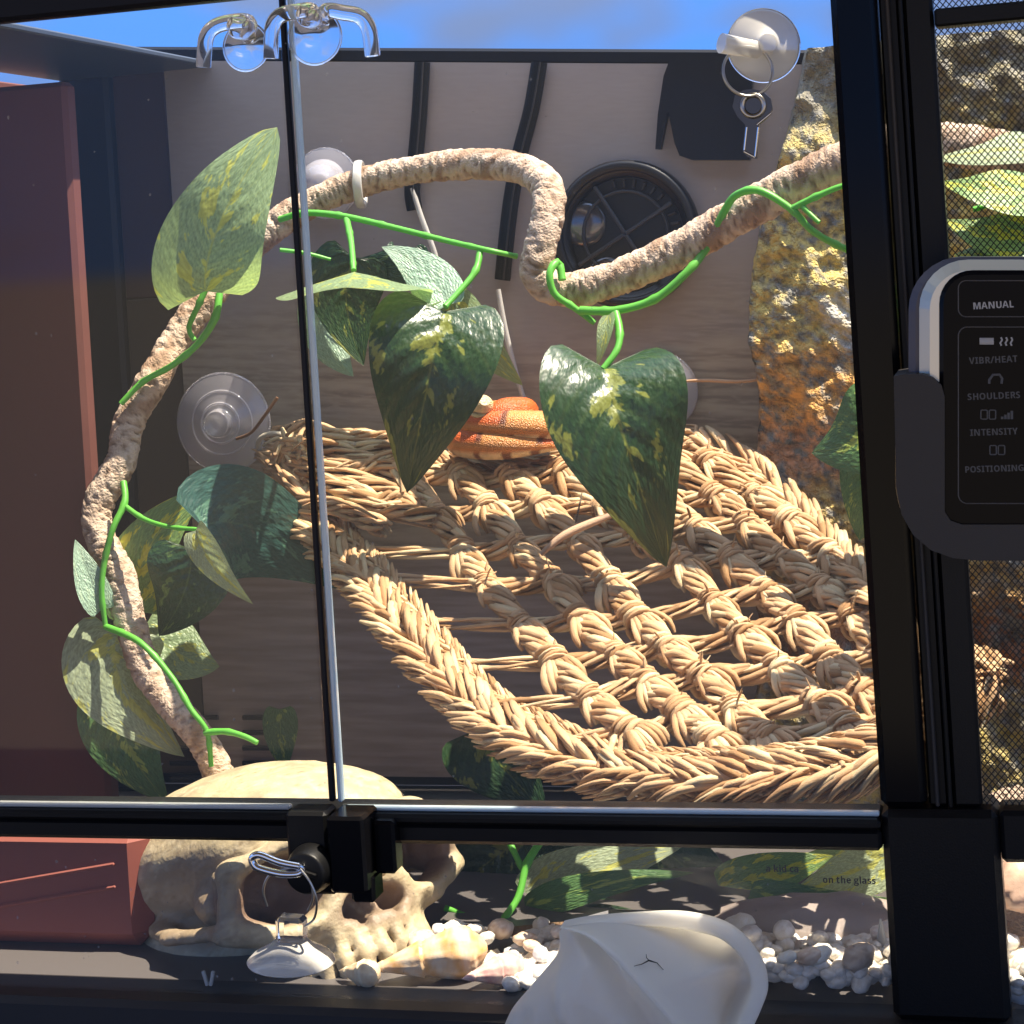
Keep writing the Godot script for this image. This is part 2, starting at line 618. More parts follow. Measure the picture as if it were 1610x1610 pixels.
	part("lower_edge", mb, M.seal_grey, dl)
	mb = MB.new()
	bar(mb, Vector3(-0.0760, 0.0937, 0.0), Vector3(0.1772, 0.0957, 0.0042), 0.0006)
	part("lower_edge", mb, M.glass_edge, dr)
	mb = MB.new()
	bar(mb, Vector3(-0.384, 0.0015, -0.004), Vector3(0.1775, 0.0783, 0.0), 0.0)
	part("lower_pane", mb, M.glass, t)
	mb = MB.new()
	bar(mb, Vector3(0.2295, 0.0015, -0.004), Vector3(0.4195, 0.0738, 0.0), 0.0)
	part("lower_pane", mb, M.glass, t)
	# dried water spots and dust on the panes
	mb = MB.new()
	for k in 150:
		var x := rng.randf_range(-0.30, 0.17)
		var low := k < 60
		var y := rng.randf_range(0.006, 0.07) if low else rng.randf_range(0.10, 0.47)
		var zf := 0.0003 if low else (0.0043 if x < -0.082 else 0.0038)
		var r := rng.randf_range(0.0002, 0.0007)
		mb.lathe([[r, 0.0], [r * 0.8, 0.0001], [0.0, 0.00015]], Transform3D(Basis(Vector3.RIGHT, PI / 2).scaled(Vector3(1, rng.randf_range(0.6, 1.8), 1)), Vector3(x, y, zf)), 7, Color.WHITE)
	var sp := mat("dried_spots", Color(0.6, 0.6, 0.58, 0.28), 0.6)
	sp.transparency = BaseMaterial3D.TRANSPARENCY_ALPHA
	tag(part("water_spots", mb, sp, t), "", "", "", "stuff")
	# expanded metal mesh of the right door
	mb = MB.new()
	expanded(mb, 0.2226, 0.42, 0.0969, 0.4433, -0.006)
	expanded(mb, 0.2226, 0.42, 0.4517, 0.4898, -0.006)
	var ms := part("door_mesh", mb, M.mesh_wire, t)
	tag(ms, "", "", "", "stuff")
	# woven screen on the left side
	mb = MB.new()
	for k in 120:
		var z := -0.348 + k * 0.0029
		mb.box(Transform3D(Basis(), Vector3(-0.388, 0.245, z)), Vector3(0.0004, 0.478, 0.0004), 0.0)
	for k in 162:
		var y := 0.006 + k * 0.0029
		mb.box(Transform3D(Basis(), Vector3(-0.3887, y, -0.176)), Vector3(0.0004, 0.0004, 0.344), 0.0)
	ms = part("side_screen", mb, mat("screen_wire", Color(0.05, 0.035, 0.03), 0.35), t)
	tag(ms, "", "", "", "stuff")
	# lock in the middle of the rail
	var lk := MB.new()
	lk.box(Transform3D(Basis(), Vector3(-0.0895, 0.0850, 0.013)), Vector3(0.0205, 0.025, 0.016), 0.0015)
	var lock := part("lock", lk, M.black_plastic, t)
	mb = MB.new()
	mb.box(Transform3D(Basis(), Vector3(-0.0683, 0.0790, 0.015)), Vector3(0.0185, 0.036, 0.022), 0.0015)
	mb.box(Transform3D(Basis(), Vector3(-0.0640, 0.0610, 0.012)), Vector3(0.0120, 0.0130, 0.014), 0.0015)
	mb.box(Transform3D(Basis(), Vector3(-0.0865, 0.0655, 0.012)), Vector3(0.0190, 0.0150, 0.014), 0.0015)
	mb.box(Transform3D(Basis(), Vector3(-0.0535, 0.0795, 0.009)), Vector3(0.0110, 0.0250, 0.012), 0.0015)
	part("lock_body", mb, M.black_gloss, lock)
	mb = MB.new()
	var kc := Transform3D(Basis(Vector3.RIGHT, PI / 2), at(492, 1362, 0.02))
	mb.lathe([[0.0, 0.012], [0.0085, 0.012], [0.0098, 0.0105], [0.0115, 0.004], [0.0118, -0.004], [0.0, -0.004]], kc, 32, Color.WHITE)
	mb.box(Transform3D(Basis(Vector3.FORWARD, 0.3), kc.origin + Vector3(0.001, 0.001, 0.0125)), Vector3(0.011, 0.0022, 0.002), 0.0004)
	part("lock_knob", mb, M.black_plastic, lock)

func expanded(mb: MB, x0: float, x1: float, y0: float, y1: float, z: float) -> void:
	var px_ := 0.0028
	var py := 0.0033
	var w := 0.00021
	var slope := py / px_
	for dir in [1.0, -1.0]:
		var k0 := int(floor((y0 - slope * (x1 - x0)) / py)) - 1 if dir > 0 else int(floor(y0 / py)) - 1
		var k1 := int(ceil(y1 / py)) + 1 if dir > 0 else int(ceil((y1 + slope * (x1 - x0)) / py)) + 1
		for k in range(k0, k1):
			# y = k*py + dir*slope*(x-x0)
			var xa := x0
			var xb := x1
			var c: float = k * py
			if dir > 0:
				xa = maxf(x0, x0 + (y0 - c) / slope)
				xb = minf(x1, x0 + (y1 - c) / slope)
			else:
				xa = maxf(x0, x0 + (c - y1) / slope)
				xb = minf(x1, x0 + (c - y0) / slope)
			if xb - xa < 0.0005: continue
			var a := Vector3(xa, c + dir * slope * (xa - x0), z + dir * 0.00025)
			var b := Vector3(xb, c + dir * slope * (xb - x0), z + dir * 0.00025)
			var d := (b - a).normalized()
			mb.box(Transform3D(Basis(d, Vector3(-d.y, d.x, 0), Vector3.BACK), (a + b) / 2), Vector3(a.distance_to(b), w * 2, 0.0005), 0.0)

func back_wall() -> void:
	var t: Node3D = get_node("terrarium")
	# printed back panel: taupe above, streaked driftwood tones below
	var w := 768
	var h := 768
	var im := Image.create(w, h, false, Image.FORMAT_RGB8)
	var f := FastNoiseLite.new()
	f.seed = 31; f.frequency = 1.0; f.fractal_octaves = 5
	for y in h:
		for x in w:
			var u := float(x) / w
			var v := float(y) / h
			var streak := f.get_noise_2d(u * 7.0, v * 60.0)
			var fine := f.get_noise_2d(u * 40.0 + 9.0, v * 150.0)
			var big := f.get_noise_2d(u * 4.0 + 3.0, v * 5.0 + 8.0)
			var col := Color(0.33, 0.285, 0.265)
			var grain := smoothstep(0.30, 0.44, v + big * 0.12)
			var wood := Color(0.42, 0.345, 0.245).lerp(Color(0.25, 0.195, 0.14), clampf(0.5 + streak * 1.6, 0, 1))
			wood = wood.lerp(Color(0.42, 0.35, 0.25), clampf(fine * 1.5, 0, 0.6))
			var low := smoothstep(0.62, 0.74, v + big * 0.1)
			var brown := Color(0.42, 0.335, 0.295).lerp(Color(0.30, 0.235, 0.20), clampf(0.5 + streak * 1.2, 0, 1))
			col = col.lerp(wood, grain * 0.85)
			col = col.lerp(brown, low)
			var stone := smoothstep(0.08, 0.3, f.get_noise_2d(u * 2.3 + 20.0, v * 2.3)) * smoothstep(0.48, 0.6, u) * smoothstep(0.35, 0.5, v)
			col = col.lerp(Color(0.21, 0.195, 0.18).lerp(Color(0.11, 0.104, 0.10), clampf(0.5 + fine, 0, 1)), stone * 0.8)
			im.set_pixel(x, y, (col * (1.0 + 0.06 * fine)).linear_to_srgb())
	im.generate_mipmaps()
	var m := mat("back_print", Color.WHITE, 0.6)
	m.albedo_texture = ImageTexture.create_from_image(im)
	m.heightmap_enabled = true
	m.heightmap_texture = noise_tex(0.02, 5, 33)
	m.heightmap_scale = 0.04
	var mb := MB.new()
	var p := PackedVector3Array()
	for j in 41:
		for i in 41:
			var x := -0.305 + 0.755 * i / 40.0
			var y := lerpf(lerpf(at(60, 94, -0.3495).y, at(1340, 102, -0.3495).y, inverse_lerp(at(60, 94, -0.3495).x, at(1340, 102, -0.3495).x, x)), 0.012, j / 40.0)
			p.append(Vector3(x, y, -0.3495 + 0.0012 * nz(Vector3(x, y, 0), 9.0)))
	mb.grid(p, 41, 41, false, Color.WHITE)
	part("back_panel", mb, m, t)
	mb = MB.new()
	bar(mb, Vector3(-0.385, 0.0, -0.378), Vector3(0.45, 0.462, -0.3725), 0.0)
	part("back_sheet", mb, M.charcoal, t)
	mb = MB.new()
	bar(mb, Vector3(-0.346, 0.34, -0.3715), Vector3(-0.307, 0.495, -0.3535), 0.001)
	part("side_strip", mb, mat("maroon", Color(0.07, 0.04, 0.04), 0.6), t)
	mb = MB.new()
	bar(mb, Vector3(-0.346, 0.012, -0.3715), Vector3(-0.307, 0.3395, -0.3530), 0.001)
	part("side_strip", mb, mat("olive_strip", Color(0.075, 0.055, 0.036), 0.6), t)
	# slots of the low vent
	for k in 5:
		for s in 3:
			mb = MB.new()
			var c := at(190 + s * 115, 1128 + k * 24, -0.347)
			mb.box(Transform3D(Basis(), c), Vector3(0.036, 0.0032, 0.0025), 0.0006)
			part("vent_slot", mb, M.navy, t)
	mat("vent_grey", Color(0.03, 0.028, 0.03), 0.35)
	# round ventilation port
	var vt := MB.new()
	var c := at(985, 368, -0.346)
	var tr := Transform3D(Basis(Vector3.RIGHT, PI / 2), c)
	vt.lathe([[0.0475, -0.004], [0.0475, 0.006], [0.0455, 0.0085], [0.0420, 0.0085], [0.0405, 0.006], [0.0405, 0.004], [0.0375, 0.004], [0.0365, -0.002], [0.0365, -0.004]], tr, 64, Color.WHITE)
	var port := part("vent_port", vt, mat("vent_black", Color(0.007, 0.006, 0.007), 0.38), t)
	mb = MB.new()
	mb.lathe([[0.0, -0.002], [0.0362, -0.002]], tr, 48, Color.WHITE)
	part("fan_recess", mb, mat("recess_black", Color(0.003, 0.003, 0.004), 0.5), port)
	for k in 4:
		mb = MB.new()
		var a := 0.52 + k * PI / 2
		mb.box(Transform3D(Basis(Vector3.BACK, a), c + Vector3(cos(a), sin(a), 0) * 0.0185 + Vector3(0, 0, 0.0045)), Vector3(0.036, 0.0026, 0.003), 0.0006)
		part("spoke", mb, M.vent_grey, port)
	mb = MB.new()
	var ring := PackedVector3Array()
	for k in 33: ring.append(c + Vector3(cos(TAU * k / 32) * 0.0275, sin(TAU * k / 32) * 0.0275, 0.0035))
	mb.tube(ring, radii(33, 0.0011), 6, Color.WHITE, 1.0, Vector3.BACK)
	part("inner_ring", mb, M.vent_grey, port)
	mb = MB.new()
	var pr := []
	for k in 9: pr.append([0.015 * sin(PI / 2 * k / 8), 0.004 * cos(PI / 2 * k / 8)])
	mb.lathe(pr, Transform3D(Basis(Vector3.RIGHT, PI / 2), at(918, 352, -0.3475)), 32, Color.WHITE)
	mb.lathe(pr, Transform3D(Basis(Vector3.RIGHT, PI / 2), at(955, 440, -0.3475)), 32, Color.WHITE)
	part("fan_hub", mb, mat("shiny_black", Color(0.16, 0.16, 0.17), 0.16, 0.7), port)
	for k in 9:
		mb = MB.new()
		var a := 0.15 + k * 0.2
		mb.box(Transform3D(Basis(Vector3.BACK, a), c + Vector3(cos(a), sin(a), 0) * 0.0325 + Vector3(0, 0, 0.001)), Vector3(0.006, 0.0022, 0.003), 0.0006)
		part("fin", mb, M.charcoal, port)
	# black pad at the top right of the back wall
	var pad := thing("sensor_pad", "black rounded pad on the back wall beside the round vent", "pad")
	mb = MB.new()
	var o := PackedVector2Array()
	var base := at(1110, 170, -0.344)
	for q in [[1058, 85], [1185, 85], [1180, 252], [1090, 252], [1070, 245], [1062, 225], [1052, 175], [1040, 235], [1032, 235], [1036, 180], [1045, 120]]:
		var e := at(q[0], q[1], -0.344) - base
		o.append(Vector2(e.x, e.y))
	mb.prism(o, Transform3D(Basis(), base), -0.003, 0.004, 0.001)
	part("body", mb, M.navy, pad)
	# two black cables down the back wall
	var ci := 0
	for pp in [[[664, 98, -0.345], [660, 170, -0.345], [655, 230, -0.345], [648, 300, -0.344], [652, 330, -0.345]], [[848, 98, -0.345], [836, 170, -0.344], [818, 240, -0.343], [806, 300, -0.343], [798, 360, -0.344], [790, 440, -0.346]]]:
		var cb := thing("cable", ["straight black cable strip on the back wall, nearer the glass seam", "bent black cable strip on the back wall running down beside the round vent"][ci], "cable", "cables on the back wall")
		mb = MB.new()
		var cp := smooth(path(pp), 0.004)
		mb.tube(cp, radii(cp.size(), 0.0055), 10, Color.WHITE, 0.45, Vector3.BACK)
		part("sheath", mb, M.black_plastic, cb)
		mb = MB.new()
		var c2 := PackedVector3Array()
		for q in cp: c2.append(q + Vector3(0.0012, 0, 0.0024))
		mb.tube(c2, radii(c2.size(), 0.0006), 6, Color.WHITE)
		part("ridge", mb, M.charcoal, cb)
		ci += 1
	# clear airline tubes
	ci = 0
	for pp in [[[648, 296, -0.343], [662, 340, -0.342], [684, 400, -0.342], [690, 440, -0.343]], [[783, 455, -0.343], [795, 520, -0.342], [812, 590, -0.342], [832, 655, -0.343]]]:
		var tbe := thing("clear_tube", ["thin clear tube on the back wall above the pale leaf", "thin clear tube slanting down the back wall between the hanging leaves"][ci], "tube")
		mb = MB.new()
		var cp := smooth(path(pp), 0.004)
		mb.tube(cp, radii(cp.size(), 0.0018), 8, Color.WHITE)
		part("hose", mb, M.milky, tbe)
		ci += 1

func red_box() -> void:
	var t := thing("storage_box", "low dull red box standing in the left front corner behind the low pane", "box")
	var mb := MB.new()
	bar(mb, Vector3(-0.36, 0.0005, -0.080), Vector3(-0.212, 0.0665, -0.055), 0.009)
	part("body", mb, mat("red_box", Color(0.27, 0.075, 0.052), 0.7), t)
	mb = MB.new()
	for k in 2:
		mb.box(Transform3D(Basis(Vector3.BACK, 0.17), Vector3(-0.290, 0.024 + k * 0.012, -0.0547)), Vector3(0.125, 0.002, 0.0016), 0.0007)
	part("moulding", mb, mat("pink_trim", Color(0.29, 0.085, 0.06), 0.8), t)
	mb = MB.new()
	bar(mb, Vector3(-0.384, 0.0005, -0.215), Vector3(at(100, 100, -0.2).x, 0.477, -0.200), 0.003)
	t = thing("side_board", "tall dark red board standing at the left end of the terrarium", "board")
	var sb := mat("red_board", Color(0.14, 0.042, 0.032), 0.8)
	relief(sb, noise_tex(0.01, 4, 61), 0.06, 3.0)
	part("board", mb, sb, t)
	mb = MB.new()
	bar(mb, Vector3(-0.398, 0.0, -0.372), Vector3(-0.3925, 0.49, -0.006), 0.001)
	part("side_panel", mb, sb, get_node("terrarium"))

func rock_colour(x: float, y: float, rough: float) -> Color:
	var p := Vector3(x, y, 0)
	var a := nz(p, 38.0, 2.0)
	var b := nz(p, 150.0, 5.0)
	var c := nz(p, 260.0, 9.0)
	var grey := Color(0.24, 0.23, 0.20)
	var yellow := Color(0.70, 0.53, 0.16)
	var orange := Color(0.76, 0.40, 0.11)
	var pink := Color(0.76, 0.36, 0.20)
	var white := Color(0.80, 0.78, 0.74)
	var olive := Color(0.28, 0.24, 0.14)
	# bands of lichen colour by height
	var h := y + 0.012 * a + 0.015 * (x - 0.15)
	var hi := olive.lerp(yellow, clampf((0.445 - h) * 22.0, 0, 1))
	hi = hi.lerp(orange, smoothstep(0.305, 0.275, h))
	hi = hi.lerp(pink, smoothstep(0.255, 0.225, h) * 0.8)
	hi = hi.lerp(yellow, smoothstep(0.215, 0.195, h) * 0.8)
	hi = hi.lerp(Color(0.34, 0.13, 0.05), smoothstep(0.17, 0.12, h))
	hi = hi.lerp(yellow * 0.6, smoothstep(0.10, 0.07, h))
	var k := clampf(0.66 + b * 1.9 + a * 0.8, 0, 1)
	var col := grey.lerp(hi, k)
	col = col.lerp(Color(0.045, 0.04, 0.035), clampf(c * 2.4 - 0.35, 0, 0.65))
	var wp := smoothstep(0.032, 0.012, Vector2((x - 0.165) * 0.8, y - 0.305).length() + 0.01 * b)
	col = col.lerp(white, wp * clampf(0.55 + c * 1.5, 0, 1))
	col = col.lerp(grey * 1.1, smoothstep(0.40, 0.45, y) * clampf(0.6 + a, 0, 0.85) * smoothstep(0.16, 0.12, x + 0.03 * a))
	return col

func rock_background() -> void:
	var t := thing("rock_background", "yellow and orange lichen coloured foam rock panel on the back wall", "rock panel")
	var edge := smooth(path([[1262, 60, -0.33], [1250, 130, -0.33], [1222, 240, -0.33], [1196, 330, -0.33], [1178, 420, -0.33], [1172, 520, -0.33], [1186, 600, -0.33], [1186, 690, -0.33], [1172, 780, -0.33], [1180, 900, -0.33], [1196, 1010, -0.33], [1190, 1110, -0.33], [1205, 1250, -0.33]]), 0.002)
	var nu := 150
	var nv := 240
	var y1 := 0.470
	var y0 := 0.001
	var p := PackedVector3Array()
	var cols := PackedColorArray()
	for j in nv:
		var y := y1 + (y0 - y1) * j / (nv - 1.0)
		var xe := 0.1
		for k in edge.size() - 1:
			if (edge[k].y - y) * (edge[k + 1].y - y) <= 0:
				xe = lerpf(edge[k].x, edge[k + 1].x, inverse_lerp(edge[k].y, edge[k + 1].y, y) if absf(edge[k].y - edge[k + 1].y) > 1e-6 else 0.0)
		for i in nu:
			var u := float(i) / (nu - 1)
			var x := lerpf(xe, 0.419, u)
			var q := Vector3(x, y, 0)
			var big := nz(q, 14.0) * 0.014
			var mid := nz(q, 55.0, 3.0) * 0.007
			var fin := absf(nz(q, 150.0, 5.0)) * 0.0025 + absf(nz(q, 260.0, 9.0)) * 0.0012
			var z := -0.333 + big + mid + fin + 0.010 * sin(PI * minf(u * 3.0, 0.5)) + 0.03 * smoothstep(0.5, 1.0, u) + (0.45 - y) * 0.10
			if i == 0: z = -0.3485
			if i == 1: z = -0.340; 
			p.append(Vector3(x + (0.0012 * nz(q, 90.0) if i < 3 else 0.0), y, z))
			cols.append(rock_colour(x, y, 0.0))
	var mb := MB.new()
	mb.grid(p, nu, nv, false, Color.WHITE, cols)
	var top := PackedVector3Array()
	var tc := PackedColorArray()
	for i in nu:
		top.append(Vector3(p[i].x, p[i].y, -0.3485)); tc.append(cols[i])
	for i in nu:
		top.append(p[i]); tc.append(cols[i])
	mb.grid(top, nu, 2, false, Color.WHITE, tc)
	part("rock_face", mb, M.rock, t)

func straw_col() -> Color:
	var k := rng.randf()
	var a := Color(0.66, 0.43, 0.23).lerp(Color(0.48, 0.26, 0.11), k * k)
	if rng.randf() < 0.2: a = Color(0.72, 0.55, 0.32)
	if rng.randf() < 0.1: a = Color(0.36, 0.19, 0.07)
	return a

# one pointed length of grass fibre through a few points
func strand(mb: MB, p: PackedVector3Array, r: float, col: Color, n := 7, sides := 6) -> void:
	var q := PackedVector3Array()
	var rr := PackedFloat32Array()
	var m := p.size()
	for k in n:
		var u := float(k) / (n - 1) * (m - 1)
		var i := mini(int(u), m - 2)
		var f := u - i
		q.append(p[maxi(i - 1, 0)].cubic_interpolate(p[i + 1], p[maxi(i - 2, 0)] if i < 1 else p[i - 1], p[mini(i + 2, m - 1)], f) if false else p[i].cubic_interpolate(p[i + 1], p[maxi(i - 1, 0)], p[mini(i + 2, m - 1)], f))
		var w := float(k) / (n - 1)
		rr.append(r * (0.35 + 0.65 * pow(sin(PI * clampf(w, 0.03, 0.97)), 0.55)))
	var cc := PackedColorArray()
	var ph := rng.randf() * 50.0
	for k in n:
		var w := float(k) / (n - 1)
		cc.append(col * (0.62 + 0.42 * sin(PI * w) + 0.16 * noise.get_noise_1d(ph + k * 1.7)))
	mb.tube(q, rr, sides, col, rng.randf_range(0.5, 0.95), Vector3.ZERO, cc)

# a rope of overlapping pointed fibres from a to b
func rope(mb: MB, a: Vector3, b: Vector3, up: Vector3, width: float, count: int, bits: int, bulge: float) -> void:
	var d := b - a
	var side := d.normalized().cross(up).normalized()
	var ph := rng.randf() * TAU
	for k in count:
		for s in bits:
			var u0 := (s - 0.25) / bits
			var u1 := (s + 1.25) / bits
			var p := PackedVector3Array()
			for e in 4:
				var u := clampf(lerpf(u0, u1, e / 3.0), -0.12, 1.12)
				var an: float = ph + TAU * k / count + u * 2.6
				p.append(a + d * u + (side * cos(an) + up * sin(an) * 0.8) * width * 0.5 + up * bulge * sin(PI * clampf(u, 0, 1)) + Vector3(rng.randf() - 0.5, rng.randf() - 0.5, rng.randf() - 0.5) * width * 0.12)
			strand(mb, p, width * rng.randf_range(0.19, 0.30), straw_col())

func knot(mb: MB, o: Vector3, along: Vector3, side: Vector3, up: Vector3, s: float) -> void:
	# loops over the top
	for k in 4:
		var sh: float = (k - 1.7) * 0.28
		var tw := rng.randf_range(-0.25, 0.25)
		var p := PackedVector3Array()
		for e in 5:
			var f := lerpf(-1.9, 1.9, e / 4.0)
			p.append(o + side * sin(f) * s * 0.72 + up * (cos(f) * 0.62 + 0.12) * s + along * (sh + tw * sin(f)) * s)
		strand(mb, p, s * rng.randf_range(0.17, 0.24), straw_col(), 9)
	# fibres fanning down out of the loops
	for k in 7:
		var w: float = (k - 3.0) * 0.21 + rng.randf_range(-0.08, 0.08)
		var p := PackedVector3Array([o + along * 0.2 * s + up * 0.45 * s + side * w * s * 0.5, o + along * 0.85 * s + up * 0.62 * s + side * w * s * 1.1, o + along * 1.55 * s + up * 0.3 * s + side * w * s * 1.6, o + along * 2.0 * s - up * 0.2 * s + side * w * s * 1.5])
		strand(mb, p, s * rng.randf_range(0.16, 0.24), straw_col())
	# and the back of the hitch underneath
	for k in 3:
		var w: float = (k - 1.0) * 0.5
		var p := PackedVector3Array([o + side * w * s + up * 0.3 * s - along * 0.3 * s, o + side * w * s * 1.2 - up * 0.55 * s, o + side * w * s * 0.9 - up * 0.95 * s + along * 0.45 * s, o + side * w * s * 0.5 - up * 0.6 * s + along * 1.0 * s])
		strand(mb, p, s * 0.27, straw_col())

# a plaited border: three strands, each of four fibres, swinging from side to side
func plait(mb: MB, c: PackedVector3Array, up: Vector3, half: float, pitch: float) -> void:
	var l := 0.0
	var acc := PackedFloat32Array([0.0])
	for i in range(1, c.size()):
		l += c[i].distance_to(c[i - 1])
		acc.append(l)
	var pos := func(d: float) -> Array:
		var e := clampf(d, 0.0, l - 1e-5)
		var i := clampi(acc.bsearch(e) - 1, 0, c.size() - 2)
		var f := (e - acc[i]) / maxf(1e-7, acc[i + 1] - acc[i])
		var t := (c[mini(i + 2, c.size() - 1)] - c[maxi(i - 1, 0)]).normalized()
		return [c[i].lerp(c[i + 1], f), t]
	var steps := int(l / (pitch / 6.0))
	for g in steps:
		var d0 := g * pitch / 6.0
		var dir := 1.0 if g % 2 == 0 else -1.0
		for fb in 4:
			var p := PackedVector3Array()
			var sh := (fb - 1.5) * pitch * 0.12
			var jit := rng.randf_range(-0.28, 0.28)
			var wob := rng.randf_range(-0.32, 0.32)
			for e in 5:
				var u := e / 4.0
				var q: Array = pos.call(d0 + u * pitch * 0.95 + sh + jit * pitch)
				var side: Vector3 = (q[1] as Vector3).cross(up).normalized()
				var nn := side.cross(q[1]).normalized()
				var lat := (lerpf(0.98, -0.30, u) + wob) * dir
				var lift := sin(PI * clampf(u * 1.1, 0, 1)) * 0.62 + 0.05 - 0.55 * u * u
				p.append(q[0] + side * lat * half + nn * lift * half * 0.75 + nn * rng.randf_range(-0.14, 0.14) * half)
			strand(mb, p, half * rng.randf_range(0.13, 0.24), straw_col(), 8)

func hammock() -> void:
	var t := thing("hammock", "knotted tan seagrass hammock slung across the terrarium", "hammock")
	var zf := func(y: float) -> float: return clampf(-0.31 + 0.48e-3 * (y - 690.0), -0.315, -0.04)
	var cols := [
		[[640, 748], [685, 809], [728, 870], [765, 920], [819, 984], [872, 1043], [929, 1100], [990, 1152]],
		[[722, 745], [766, 799], [813, 858], [870, 916], [911, 974], [969, 1031], [1016, 1075], [1070, 1122], [1122, 1165]],
		[[803, 752], [850, 795], [905, 850], [958, 920], [1001, 974], [1045, 1017], [1102, 1064], [1156, 1118], [1205, 1160]],
		[[885, 745], [945, 800], [1005, 845], [1070, 887], [1120, 947], [1167, 999], [1225, 1053], [1282, 1105], [1330, 1145]],
		[[965, 732], [1030, 780], [1090, 830], [1149, 880], [1203, 931], [1250, 977], [1302, 1038], [1355, 1090], [1410, 1130]],
		[[1048, 722], [1124, 783], [1174, 826], [1228, 878], [1290, 923], [1338, 972], [1388, 1030], [1440, 1080]],
		[[1112, 728], [1182, 778], [1240, 822], [1302, 876], [1352, 930], [1405, 988], [1462, 1040]]]
	var pts := []
	for cl in cols:
		var row := PackedVector3Array()
		for q in cl: row.append(at(q[0], q[1], zf.call(q[1])))
		pts.append(row)
	var c0: PackedVector3Array = pts[2]
	var c1: PackedVector3Array = pts[3]
	var up := (c0[5] - c0[3]).cross(c1[4] - c0[4]).normalized()
	if up.y < 0: up = -up
	for j in pts.size():
		var row: PackedVector3Array = pts[j]
		for i in row.size():
			var along := (row[mini(i + 1, row.size() - 1)] - row[maxi(i - 1, 0)]).normalized()
			var side := along.cross(up).normalized()
			var s := 0.0095 * rng.randf_range(0.86, 1.16)
			along = (along + side * rng.randf_range(-0.2, 0.2)).normalized()
			side = along.cross(up).normalized()
			var mb := MB.new()
			knot(mb, row[i], along, side, up, s)
			part("knot", mb, M.straw, t)
			if i + 1 < row.size():
				mb = MB.new()
				rope(mb, row[i] + along * 0.005, row[i + 1] - along * 0.002, up, 0.0112, 8, 2, 0.0018)
				part("net_cord", mb, M.straw, t)
			if j + 1 < pts.size() and i < (pts[j + 1] as PackedVector3Array).size():
				mb = MB.new()
				var b: Vector3 = pts[j + 1][i]
				rope(mb, row[i], b, up, rng.randf_range(0.0078, 0.0098), 6, 2, rng.randf_range(-0.003, 0.001))
				part("cross_cord", mb, M.straw, t)
	# the plaited border
	var front := smooth(path([[425, 690, -0.30], [452, 765, -0.27], [505, 845, -0.235], [565, 910, -0.20], [625, 985, -0.165], [690, 1060, -0.135], [760, 1125, -0.11], [835, 1168, -0.09], [910, 1197, -0.075], [990, 1218, -0.062], [1090, 1226, -0.052], [1200, 1224, -0.046], [1310, 1208, -0.046], [1400, 1178, -0.046], [1490, 1122, -0.05], [1560, 1060, -0.06]]), 0.002)
	var right := smooth(path([[1095, 690, -0.312], [1165, 728, -0.298], [1232, 782, -0.268], [1292, 840, -0.238], [1345, 900, -0.2], [1400, 958, -0.16], [1470, 1010, -0.11], [1560, 1060, -0.06]]), 0.002)
	var back := smooth(path([[425, 690, -0.30], [500, 692, -0.303], [570, 703, -0.303], [640, 712, -0.305], [720, 738, -0.3], [800, 745, -0.297], [900, 728, -0.305], [1000, 700, -0.31], [1095, 690, -0.312]]), 0.002)
	for e in [[front, 0.0118, 0.038], [right, 0.0098, 0.034], [back, 0.0085, 0.030]]:
		var mb := MB.new()
		plait(mb, e[0], (up + Vector3(0.1, 0.0, 0.45)).normalized(), e[1], e[2])
		part("plaited_border", mb, M.straw, t)
	# a second row of plaiting inside the front border, and its hanging underside
	var mb2 := MB.new()
	var inner := PackedVector3Array()
	for k in range(int(front.size() * 0.1), front.size()):
		var tg := (front[mini(k + 1, front.size() - 1)] - front[k - 1]).normalized()
		var sd := tg.cross(up).normalized()
		inner.append(front[k] - sd * 0.0135 + up * 0.001)
	plait(mb2, inner, up, 0.0062, 0.022)
	part("plaited_border", mb2, M.straw, t)
	mb2 = MB.new()
	var under := PackedVector3Array()
	for k in range(int(front.size() * 0.12), front.size()):
		under.append(front[k] + Vector3(0, -0.0085, 0.001))
	plait(mb2, under, Vector3(0, 0.15, 1).normalized(), 0.0072, 0.024)
	part("plaited_border", mb2, M.straw, t)
	# cords between the net and the border
	mb2 = MB.new()
	for j in pts.size():
		var row: PackedVector3Array = pts[j]
		var e := row[row.size() - 1]
		var best := front[0]
		for q in front:
			if q.distance_to(e) < best.distance_to(e): best = q
		rope(mb2, e, best, up, 0.0085, 5, 2, 0.001)
		part("edge_cord", mb2, M.straw, t)
		mb2 = MB.new()
		var e2 := row[0]
		best = back[0]
		for q in back:
			if q.distance_to(e2) < best.distance_to(e2): best = q
		rope(mb2, best, e2, up, 0.0085, 5, 2, 0.001)
		part("edge_cord", mb2, M.straw, t)
		mb2 = MB.new()
	for i in (pts[0] as PackedVector3Array).size():
		var e: Vector3 = pts[0][i]
		var best := front[0]
		var want := e - cr * 0.03
		for q in front:
			if absf(q.z - e.z) + absf(q.y - e.y) < absf(best.z - e.z) + absf(best.y - e.y): best = q
		rope(mb2, best, e, up, 0.0066, 4, 2, 0.0)
		part("edge_cord", mb2, M.straw, t)
		mb2 = MB.new()
	for i in (pts[6] as PackedVector3Array).size():
		var e: Vector3 = pts[6][i]
		var best := right[0]
		for q in right:
			if q.distance_to(e) < best.distance_to(e): best = q
		rope(mb2, e, best, up, 0.0066, 4, 2, 0.0)
		part("edge_cord", mb2, M.straw, t)
		mb2 = MB.new()
	# gathered bundle at the left corner, with the loop to its hook
	mb2 = MB.new()
